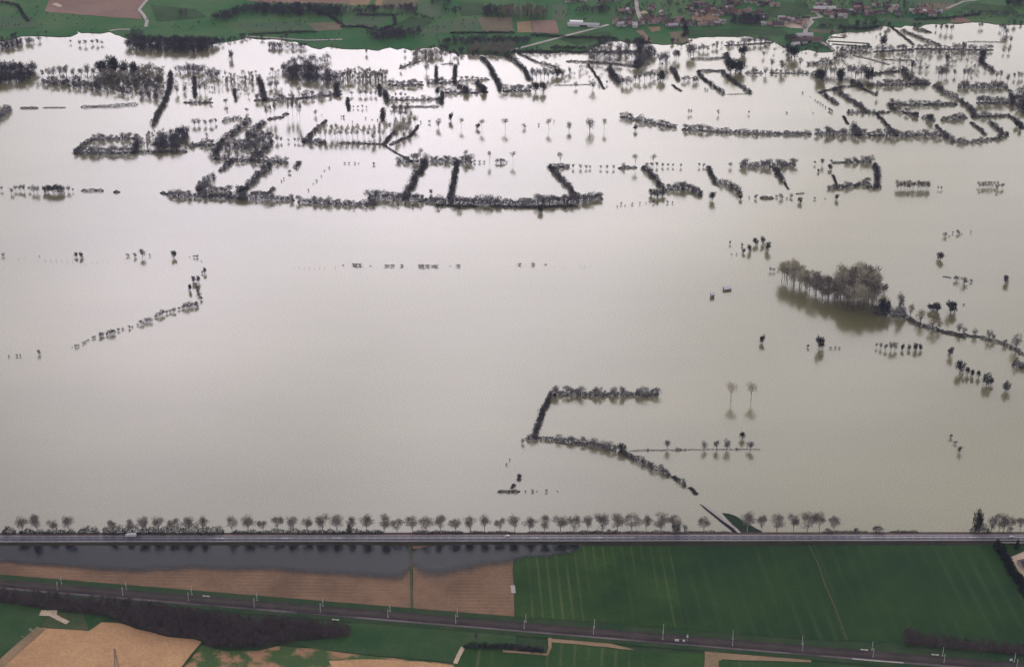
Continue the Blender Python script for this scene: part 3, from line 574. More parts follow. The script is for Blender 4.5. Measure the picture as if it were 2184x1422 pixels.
#DATA
# ------------------------------------------------------------------ hedges: (view, base line, height, width, tree height, tree spacing, where)
HG = [
 ('R1','1092,470 1085,520 1078,592',8,10,0,0,'the wide flooded wood edge, upper part'),
 ('R1','1072,600 1040,680 1000,745 975,805',7,9,0,0,'the wood corner, curving down toward the paired thickets'),
 ('R1','1240,500 1242,625',6,7,0,0,'the gap between two flooded woods'),
 ('R1','1655,500 1670,580 1696,645',7,10,0,0,'the open water right of the pale grove'),
 ('R1','1492,570 1506,648',4,5,0,0,'the flooded pale grove, short and thin'),
 ('R1','2152,540 2152,618',7,9,0,0,'the foot of the long pale-topped grove'),
 ('R1','130,692 245,691',2.6,3,0,0,'the open upper left water, westernmost low piece'),
 ('R1','270,690 420,688',1.8,3,0,0,'the open upper left water, thin middle piece'),
 ('R1','515,686 700,681 880,668',3.4,4,0,0,'the open upper left water, longest low piece'),
 ('R1','-60,790 0,745 66,700',11,11,0,0,'the upper left picture edge, below the dark wood'),
 ('R1','1415,777 1470,766 1545,757',4.5,5,0,0,'the gap beside four round pale trees'),
 ('R1','1170,657 1290,660 1360,656',2.6,4,6,34,'the water below the mirrored trunks'),
 ('R1','1620,645 1700,640 1900,632 2050,618 2184,606',3,5,9,42,'the line above the tall thin poplar group'),
 ('R4','590,235 720,233 870,226',3,5,9,34,'the left flooded enclosure, far side'),
 ('R4','590,235 530,275 470,322',7,7,0,0,'the left flooded enclosure, slanting west side'),
 ('R4','472,324 650,320 850,319',3,5,9,30,'the left flooded enclosure, near side'),
 ('R4','900,240 870,290 852,318',12,11,0,0,'the paired thickets, western strip'),
 ('R4','850,320 1000,317 1195,312',4,6,0,0,'the foot of the paired thickets'),
 ('R4','1205,282 1245,275',8,9,0,0,'the short stub beside the paired thickets'),
 ('R4','1245,270 1370,270',3,5,8,26,'the line joining the thickets to the broad slanting bar'),
 ('R4','1595,112 1540,155 1480,200 1400,275 1362,350',8,11,0,0,'the longest slanting bar of the upper left maze'),
 ('R4','1692,125 1630,170 1570,212',7,9,0,0,'the short slanting bar inside the upper left maze'),
 ('R4','1572,214 1660,210 1748,206',4,6,8,30,'the foot of the short slanting bar'),
 ('R4','1430,290 1540,290 1650,292',4,6,9,28,'the crossbar of the maze, near row'),
 ('R4','1480,255 1590,258 1700,250',4,5,8,32,'the crossbar of the maze, far row'),
 ('R4','1745,248 1680,305 1600,366',8,10,0,0,'the lower slanting bar of the maze'),
 ('R4','1365,357 1480,363 1600,369 1720,374 1840,381',3,5,8,34,'the bottom row of the maze'),
 ('R4','1485,372 1455,400 1400,437',6,7,0,0,'the broken slant under the maze, upper piece'),
 ('R4','1372,470 1310,508 1250,552',8,9,0,0,'the broken slant under the maze, lower piece'),
 ('R4','1730,395 1680,445 1630,490 1560,540',8,11,0,0,'the thick slant running down to the long main hedge'),
 ('R4','1925,378 1880,415',5,7,0,0,'the dotted slant, top piece'),
 ('R4','1750,545 1712,572',4,6,0,0,'the dotted slant, bottom piece'),
 ('R4','1600,573 1720,576',3,5,0,0,'the low dark foot of the dotted slant'),
 ('R4','1022,576 1065,580',3,4,0,0,'the western tip of the long main hedge'),
 ('R4','1060,588 1180,600 1300,604 1540,610 1700,618 1880,622',6,7,8,40,'the long main hedge, western stretch'),
 ('R4','1900,634 2050,640 2184,648',6,7,8,36,'the long main hedge, sagging middle stretch'),
 ('R4','1252,558 1360,566 1480,572',4,5,9,32,'the inner strip above the long main hedge'),
 ('R4','520,561 600,560 660,559',3.4,4,0,0,'the open left water, low dark strip'),
 ('R4','725,571 765,568',3,4,0,0,'the open left water, tiny dark strip'),
 ('R4','2084,112 2010,180 1930,250',5,6,0,0,'the thin slant left of the pale plantation'),
 ('R4','1930,250 2000,252 2082,254',3,5,8,28,'the foot of the thin slant by the pale plantation'),
 ('R4','1705,105 1760,98 1812,92',3,5,0,0,'the base of the tall thin poplar group'),
 ('R4','1800,76 1845,71',3,4,0,0,'the base of the eastern thin poplars'),
 ('R2','600,432 602,528',5,6,0,0,'the upper middle water, western upright bar'),
 ('R2','718,425 722,530',6,7,0,0,'the upper middle water, eastern upright bar'),
 ('R2','725,535 770,570 805,592',6,9,0,0,'the slant at the foot of the upright bar'),
 ('R2','850,530 885,560 915,592',8,10,0,0,'the short stout slant before the round wood'),
 ('R2','885,372 920,400 952,440',5,8,0,0,'the slant out of the brown wood, upper part'),
 ('R2','950,445 985,510 1010,582',7,9,0,0,'the slant out of the brown wood, lower part'),
 ('R2','1040,358 1100,395 1160,445 1195,515',6,9,0,0,'the slant beside the causeway road end'),
 ('R2','1112,340 1180,370 1250,405',2.6,4,0,0,'the thin dotted slant from the causeway road'),
 ('R2','1260,405 1320,420 1390,440',4,6,0,0,'the thin dotted slant, far end'),
 ('R2','1692,445 1730,485 1765,535',10,13,0,0,'the heavy slant below the sunlit flooded trees'),
 ('R2','1565,412 1610,470 1672,570',2.6,4,0,0,'the long thin diagonal left of the heavy slant'),
 ('R2','2095,435 2125,475 2152,518',6,8,0,0,'the short slant in the bright upper right water'),
 ('R2','2102,542 2162,586',2.4,4,0,0,'the faint slant in the bright upper right water'),
 ('R2','292,545 400,547 520,546',3,5,8,28,'the row right of the long pale-topped grove'),
 ('R2','540,534 640,530 720,528',2.6,5,8,30,'the row between the two upright bars'),
 ('R2','742,518 840,514 940,510',2.2,4,6,36,'the row right of the eastern upright bar'),
 ('R2','642,594 780,596 930,588',3,5,7,40,'the shore row of the upper middle water'),
 ('R2','1022,584 1110,584 1205,582',3,5,9,26,'the row joining two slants by the bright water'),
 ('R2','1350,548 1460,545 1580,541',1.4,2.5,0,0,'the low line on the bright middle water'),
 ('R2','1430,392 1600,402 1780,414 1890,432',2.6,5,0,0,'the bank under the sunlit flooded trees'),
 ('R2','1120,334 1330,336 1560,338 1900,334',3.4,9,0,0,'the dark bank behind the sunlit flooded trees'),
 ('R2','362,440 430,415 500,392',2,4,5,34,'the short rise west of the upright bars'),
 ('R2','630,412 712,410',1.6,3,0,0,'the far twiggy line behind the upright bars'),
 ('R2','240,545 240,612',5,6,0,0,'the short drop under the long pale-topped grove'),
 ('R2','268,590 275,620 288,655',9,10,0,0,'the thick drop right of the pale-topped grove'),
 ('R2','32,628 42,706',5,6,0,0,'the thin upright left of the poplar block'),
 ('R2','256,705 262,772',7,8,0,0,'the dark upright beside the poplar block'),
 ('R2','302,642 450,640 630,634',2.4,4,6,38,'the upper line above the poplar block'),
 ('R2','312,684 460,684 620,682',2.4,4,0,0,'the lower line above the poplar block'),
 ('R2','645,605 632,665',7,7,0,0,'the east end of the twin lines'),
 ('R2','-20,915 120,918 260,922',2.2,4,0,0,'the south edge of the pale plantation'),
 ('R2','262,922 310,870 370,805',4,6,0,0,'the slanting edge of the pale plantation'),
 ('R2','300,926 380,895 440,866 485,800',2.6,5,0,0,'the curved edge of the fan-shaped plantation'),
 ('R5','266,268 320,305 380,340 450,376',2,3.5,0,0,'the thin diagonal linking plantation and second row'),
 ('R5','350,377 450,374 550,372',4,6,9,34,'the second row, western end'),
 ('R5','560,372 700,374 830,378',4,6,10,32,'the second row, middle stretch'),
 ('R5','540,372 505,425 465,490 395,602',8,12,0,0,'the western of two bars crossing the middle fields'),
 ('R5','738,380 722,440 705,530 682,640',7,10,0,0,'the eastern of two bars crossing the middle fields'),
 ('R5','1320,408 1395,485 1450,545 1502,605',7,9,0,0,'the backslash bar east of the middle fields'),
 ('R5','1315,408 1385,412 1450,408',3,5,6,30,'the head of the backslash bar'),
 ('R5','1760,418 1880,412',3,4,0,0,'the dark strip before the second backslash bar'),
 ('R5','1920,408 1985,475 2050,552',7,9,0,0,'the second backslash bar'),
 ('R5','0,652 100,652 212,647',7,9,6,40,'the long main hedge, blunt overlapping end'),
 ('R5','162,608 280,612 390,616',6,8,10,32,'the long main hedge, start of the eastern half'),
 ('R5','390,616 520,626 660,636',6,8,9,32,'the long main hedge, between the two crossing bars'),
 ('R5','690,640 860,644 1060,648',6,8,10,30,'the long main hedge, after the crossing bars'),
 ('R5','1060,648 1280,642 1500,633',6,8,10,30,'the long main hedge, toward the backslash bar'),
 ('R5','1500,632 1580,622 1658,608',6,8,9,32,'the long main hedge, eastern tip'),
 ('R5','600,654 700,657 860,662',3,5,0,0,'the outer edge of the main hedge, west piece'),
 ('R5','950,662 1220,667 1500,658',3,5,0,0,'the outer edge of the main hedge, east piece'),
 ('R5','2060,555 2184,550',4,6,9,34,'the spur east of the second backslash bar'),
 ('R6','0,550 60,552 132,592',7,9,9,34,'the drooping end of the spur'),
 ('R6','168,410 188,455 212,514',6,8,0,0,'the short leaning bar before the open enclosure'),
 ('R6','220,518 290,526 335,555 384,584',8,11,0,0,'the stout foot of the short leaning bar'),
 ('R6','372,407 470,408 570,408',4,6,9,30,'the T-shaped hedge, western arm'),
 ('R6','570,408 650,404 728,398',4,6,8,32,'the T-shaped hedge, eastern arm'),
 ('R6','592,415 625,465 650,505',6,9,0,0,'the T-shaped hedge, stem'),
 ('R6','650,505 682,552',2,4,0,0,'the T-shaped hedge, tapering stem tip'),
 ('R6','960,384 1030,382',2.4,4,0,0,'the open enclosure, thin far corner'),
 ('R6','1030,382 1120,380 1212,378',4,6,8,32,'the open enclosure, far side'),
 ('R6','1230,392 1244,450 1252,532',7,9,0,0,'the open enclosure, thick east side'),
 ('R6','1272,542 1180,542',7,8,0,0,'the open enclosure, east foot'),
 ('R6','932,548 1090,534 1200,510',4,6,7,32,'the open enclosure, near side'),
 ('R6','967,460 992,532',2.6,4,0,0,'the open enclosure, faint west side'),
 ('R6','500,607 585,607',3,5,0,0,'the dotted line under the open enclosure'),
 ('R6','730,581 785,576',1.6,3,0,0,'the thin low sliver under the open enclosure'),
 ('R2','1772,748 1830,758 1940,783 2050,802 2130,818',3,4,7,30,'the western tail of the curved far hedge'),
 ('R3','0,828 150,838 300,848',3,4,8,36,'the curved far hedge, first stretch'),
 ('R3','300,848 480,857 690,859 830,859',3,4,6,34,'the curved far hedge, second stretch'),
 ('R3','850,859 1050,864 1210,867',4,6,10,34,'the curved far hedge, tallest stretch'),
 ('R3','1210,867 1400,870 1660,869',4,6,9,32,'the curved far hedge, stretch before the bay'),
 ('R3','1722,908 1830,913 1990,893',3.4,5,6,36,'the curved far hedge, around the bay'),
 ('R3','1990,893 2040,878 2086,856',6,8,0,0,'the curved far hedge, bay corner'),
 ('R3','1095,808 1132,864',8,11,0,0,'the stub rising from the tallest curved stretch'),
 ('R3','1030,742 1062,795',2.8,4,0,0,'the faint stub above the curved hedge'),
 ('R3','890,595 940,630 1000,668',5,7,0,0,'the shorter of two parallel slants in bright water'),
 ('R3','965,572 1020,605 1085,648 1190,718',6,9,0,0,'the longer of two parallel slants in bright water'),
 ('R3','1242,728 1310,803 1372,864',4,6,0,0,'the dotted slant down to the curved hedge'),
 ('R3','1310,668 1360,710 1420,720',6,8,0,0,'the hooked hedge in the right meadows'),
 ('R3','1420,720 1510,748',4,6,7,30,'the tail of the hooked hedge'),
 ('R3','1052,720 1200,722 1330,720',2.4,4,5,38,'the row joining the parallel slants'),
 ('R3','870,592 1020,558 1150,548',2.4,5,0,0,'the roof of the parallel slants'),
 ('R3','1180,548 1350,544 1570,540',3,5,8,32,'the row below the dark clumps at upper right'),
 ('R3','1330,668 1540,672 1760,670',3,5,7,34,'the pale row above the hooked hedge'),
 ('R3','1532,750 1620,770',5,8,0,0,'the short dark piece before the bay'),
 ('R3','1622,798 1660,840',3,5,0,0,'the thin slant into the bay, upper'),
 ('R3','1670,850 1722,906',7,10,0,0,'the slant into the bay, lower'),
 ('R3','1652,768 1740,762 1822,752',4,6,7,32,'the arched row north of the bay'),
 ('R3','1845,748 1980,746 2100,742',3,5,7,34,'the row east of the arched row'),
 ('R3','1872,742 1845,695 1775,645',7,9,0,0,'the winding right hedge, lower bend'),
 ('R3','1775,645 1690,600 1605,550',7,9,0,0,'the winding right hedge, upper bend'),
 ('R3','1842,782 1890,820 1942,864',4,6,0,0,'the thin slant inside the bay'),
 ('R3','1962,785 2005,818 2052,852',6,8,0,0,'the thick slant inside the bay'),
 ('R3','2105,748 2145,785 2184,822',5,8,0,0,'the slant at the right edge above the bay'),
 ('R3','1880,660 1980,662 2082,660',3,5,10,30,'the right edge row, below the long dark hedge'),
 ('R3','1760,562 1900,562 2082,558',5,6,8,32,'the right edge long dark hedge'),
 ('R3','102,458 140,505 190,545 272,602',5,7,0,0,'the western slant beside the big dark clump'),
 ('R3','257,464 350,535 445,598',5,7,0,0,'the slant under the big dark clump'),
 ('R3','285,604 440,600',1.2,2.5,0,0,'the faint base line of the two slants'),
 ('R3','272,350 295,390 322,428',8,11,0,0,'the stem running into the big dark clump'),
 ('R3','112,455 200,456 280,456',3,5,0,0,'the top of the western slants'),
 ('R3','60,378 170,380 272,372',2.6,4,0,0,'the low arc under the village meadow'),
 ('R3','270,292 430,286 585,272',2.2,5,9,40,'the bank below the village meadow'),
 ('R3','402,468 520,470',2,4,6,30,'the row right of the big dark clump'),
 ('R3','560,468 690,470 815,470',2,4,6,32,'the eastern half of the clump row'),
 ('R3','802,414 880,410 962,404',4,6,8,30,'the round crowns before the farm peninsula'),
 ('R3','832,478 880,500 930,515',10,13,0,0,'the dark clumps at upper right, western'),
 ('R3','1002,470 1030,514',10,11,0,0,'the dark clumps at upper right, second'),
 ('R3','1085,520 1120,545 1152,566',7,10,0,0,'the slant below the dark clumps'),
 ('R3','1152,566 1200,590 1248,612',2.6,4,0,0,'the dotted tail of the slant below the clumps'),
 ('R3','1170,486 1280,468 1390,456',3,5,7,32,'the crowns right of the dark clumps'),
 ('R3','1402,450 1450,505',9,12,0,0,'the heavy dark bend at upper right, upper'),
 ('R3','1450,508 1520,525 1582,540',8,10,0,0,'the heavy dark bend at upper right, lower'),
 ('R3','1282,383 1480,388',1.8,3,0,0,'the low causeway verge'),
 ('R3','1484,314 1700,318 1840,320',2.4,5,8,36,'the far right levee, western half'),
 ('R3','1840,320 1990,322',2.4,5,8,36,'the far right levee, eastern half'),
 ('R3','1332,172 1400,225 1482,288',2.6,4,0,0,'the straight far diagonal from the shore'),
 ('R3','1400,195 1470,225 1540,255 1655,294',4,7,0,0,'the longer far diagonal from the shore'),
 ('R3','1480,178 1590,212',4,7,0,0,'the short far diagonal from the shore'),
 ('R3','1932,340 1920,370 1910,405',8,10,0,0,'the far right winding stem, upper'),
 ('R3','1915,408 1950,430 1990,465',6,8,0,0,'the far right winding stem, lower'),
 ('R3','1822,267 2062,272',1.4,2.5,0,0,'the thin line on the brightest water'),
 ('R3','1222,334 1350,326 1480,316',2.4,5,8,34,'the row east of the farm peninsula'),
 ('R9','1420,522 1500,572 1640,614',4,8,0,0,'the bank under the golden willows'),
 ('R9','1640,614 1720,628 1800,644 1900,656',2.8,5,0,0,'the dike curving to the right edge, first part'),
 ('R9','1660,628 1740,645 1812,662',1.6,4,0,0,'the outer strip of the curving dike'),
 ('R9','1900,656 2000,684 2080,714 2184,764 2300,830',3.4,6,0,0,'the dike curving to the right edge, second part'),
 ('R9','2110,832 2184,852 2260,880',9,11,0,0,'the right edge thicket below the dike'),
 ('R9','1664,268 1722,277',1.4,3,0,0,'the low sliver in the right water'),
 ('R10','600,156 680,156 760,156',4,6,9,38,'the foreground hook, far side west'),
 ('R10','760,156 860,160 1000,160',4,6,8,34,'the foreground hook, far side middle'),
 ('R10','1000,160 1190,160 1275,155',4,6,8,34,'the foreground hook, far side east'),
 ('R10','606,154 582,166 545,245 520,310 488,385 480,432',6,7,6,46,'the foreground hook, slanting west side'),
 ('R10','420,438 560,440 740,460',3.4,5,5.5,34,'the foreground hook, near side west'),
 ('R10','740,460 860,480 1000,513',3.4,6,7,32,'the foreground hook, near side east'),
 ('R10','600,458 700,470 800,484',.9,2,0,0,'the thin strip outside the foreground hook'),
 ('R10','1020,520 1130,575 1250,635 1350,668',6.5,8,0,0,'the foreground diagonal, bushy long part'),
 ('R10','1362,675 1445,738',4.2,6,0,0,'the foreground diagonal, short middle part'),
 ('R10','1467,745 1515,792',2.8,5,0,0,'the foreground diagonal, last low part'),
 ('R10','1082,512 1290,508 1500,505',1.0,2.5,0,0,'the thin foreground line with single trees, west'),
 ('R10','1500,505 1720,503 1920,502',.9,2,0,0,'the thin foreground line with single trees, east'),
 ('R10','245,772 385,772',2.4,4,0,0,'the tiny foreground islet by the small slant'),
 ('R10','392,670 372,700',4,5,0,0,'the small foreground slant, upper'),
 ('R10','350,725 335,752',2.6,4,0,0,'the small foreground slant, lower'),
 ('B1','20,268 130,268',8,8,0,0,'the highway edge, western corner'),
 ('B1','160,268 400,268 640,269',4.5,7,0,0,'the highway edge, under the first four plane trees'),
 ('B1','660,269 840,269',8,8,0,0,'the highway edge, between the plane tree groups'),
 ('B1','870,269 1200,269 1560,269 1900,269',10,9,0,0,'the highway edge, tall dark stretch behind the lorry'),
 ('B1','1960,268 2184,268',4,5,0,0,'the highway edge, east of the tall stretch'),
 ('B2','0,267 500,266 1060,265',4.5,6,0,0,'the highway edge, long low middle stretch'),
 ('B2','1310,264 1740,263',2.8,4,0,0,'the highway edge, low stretch beyond the pool'),
 ('B2','1780,263 1960,263 2184,262',2.2,4,0,0,'the highway edge, thin stretch by the white car'),
 ('B3','100,262 300,262 520,261',1.8,4,0,0,'the highway edge, thin stretch east of the car'),
 ('B3','530,261 650,261 890,260',2.6,5,0,0,'the highway edge, humps before the causeway'),
 ('B3','900,260 1300,260 1830,260',1.8,4,0,0,'the highway edge, thin line up to the causeway'),
 ('B4','480,258 700,258 860,258',1.8,4,0,0,'the highway edge, thin line past the last planes'),
 ('B4','1045,257 1290,256',2.2,4,0,0,'the highway edge, low line near the ivy tree'),
 ('B4','1730,256 1810,256 1890,256',8,8,0,0,'the highway edge, dark mass around the ivy tree'),
 ('B2','1745,1228 1850,1226 2000,1228 2184,1240 2420,1262',4,8,0,0,'the near meadow, below the railway'),
]
HG += [('R9','1225,506 1330,518 1425,526',3.5,6,9,26,'the gap between the tall poplar grove and the willows'),
 ('B4','1962,372 2030,500 2120,655 2250,850',6,10,0,0,'the corner garden, black-green and clipped'),
 ('R2','-10,176 120,172 190,190',3,6,0,0,'the far meadow left of the oval wood'),
 ('R2','690,214 880,212 1100,212',3,6,0,0,'the far meadow under the pale square fields'),
 ('R2','1200,226 1400,240 1600,246 1760,252',4,8,0,0,'the far meadow below the lane to the village'),
 ('R2','1330,306 1560,312',4,8,0,0,'the far meadow strip above the sunlit trees'),
 ('R1','1600,222 1900,208 2020,206',2.6,5,0,0,'the far meadow near the straight lane'),
 ('R1','2000,60 2120,120 2184,165',4,7,0,0,'the far meadow descending from the top wood'),
 ('R3','1000,180 1180,190 1260,172',4,8,0,0,'the far meadow edge by the levee plots'),
 ('R3','1480,128 1700,120 1900,96',4,8,0,0,'the far meadow above the brightest bay'),
 ('R3','0,130 30,200 20,240',6,9,0,0,'the far meadow left of the village lane'),
 ('R1','0,16 110,40 180,140',4,6,0,0,'the far meadow in the top left corner'),
 ('R2','90,100 330,100 340,160 240,200',4,7,0,0,'the far meadow around the oval hayfield')]
def hedge_z(reg): return 1.6 if reg in ('B1','B3','B4') else SZ
for (reg, s, h, w, th, spc, nm) in HG:
    z = 0.0
    if reg[0] == 'B': z = SZ if '1228' in s or 'garden' in nm else 1.7
    if 'far meadow' in nm: z = FZ
    P = [Z(reg, x, y, z) for x, y in parse(s)]
    r_ = np.random.default_rng(abs(hash(s)) % 9999 if False else sum(map(ord, s)))
    w *= .85
    V = hedge_mesh(P, h, w, 3.0 if 'garden' in nm else 1.45 if h > 3 else 1.9, r_)
    c0 = np.array(P).mean(0); V = V-c0
    desc = 'low dark scrub line' if h < 3 else 'bushy bare hedge' if th else 'thick dark hedge'
    link('hedge', newmesh('hedge', V, tris(V), M['conifer'] if 'garden' in nm else M['twig_hedge'] if reg[0] != 'B' else M['twig_dark']), None, f'{desc} at {nm}', 'hedge', 'flooded field hedges' if reg[0] != 'B' else 'scrub along the highway', loc=c0)
    if th:
        pp = parse(s); ln = [math.dist(a, b) for a, b in zip(pp[:-1], pp[1:])]; T = sum(ln); n = max(2, int(T/spc*1.25)); k = 0
        order = []
        for i in range(n):
            q = (i+.5+r_.normal()*.16)/n*T
            for (a, b), l in zip(zip(pp[:-1], pp[1:]), ln):
                if q <= l: break
                q -= l
            f = min(1, q/l); order.append((a[0]+(b[0]-a[0])*f, a[1]+(b[1]-a[1])*f))
        order.sort()
        for i, (x, y) in enumerate(order):
            hh = th*(.62+.85*r_.random())
            tree('bare', Z(reg, x, y, z), hh, 1.1+.6*r_.random(), f'bare tree, {ordi(i+1)} from left, in {nm}', f'trees of {nm}')
print('hedgerow trees', NT)

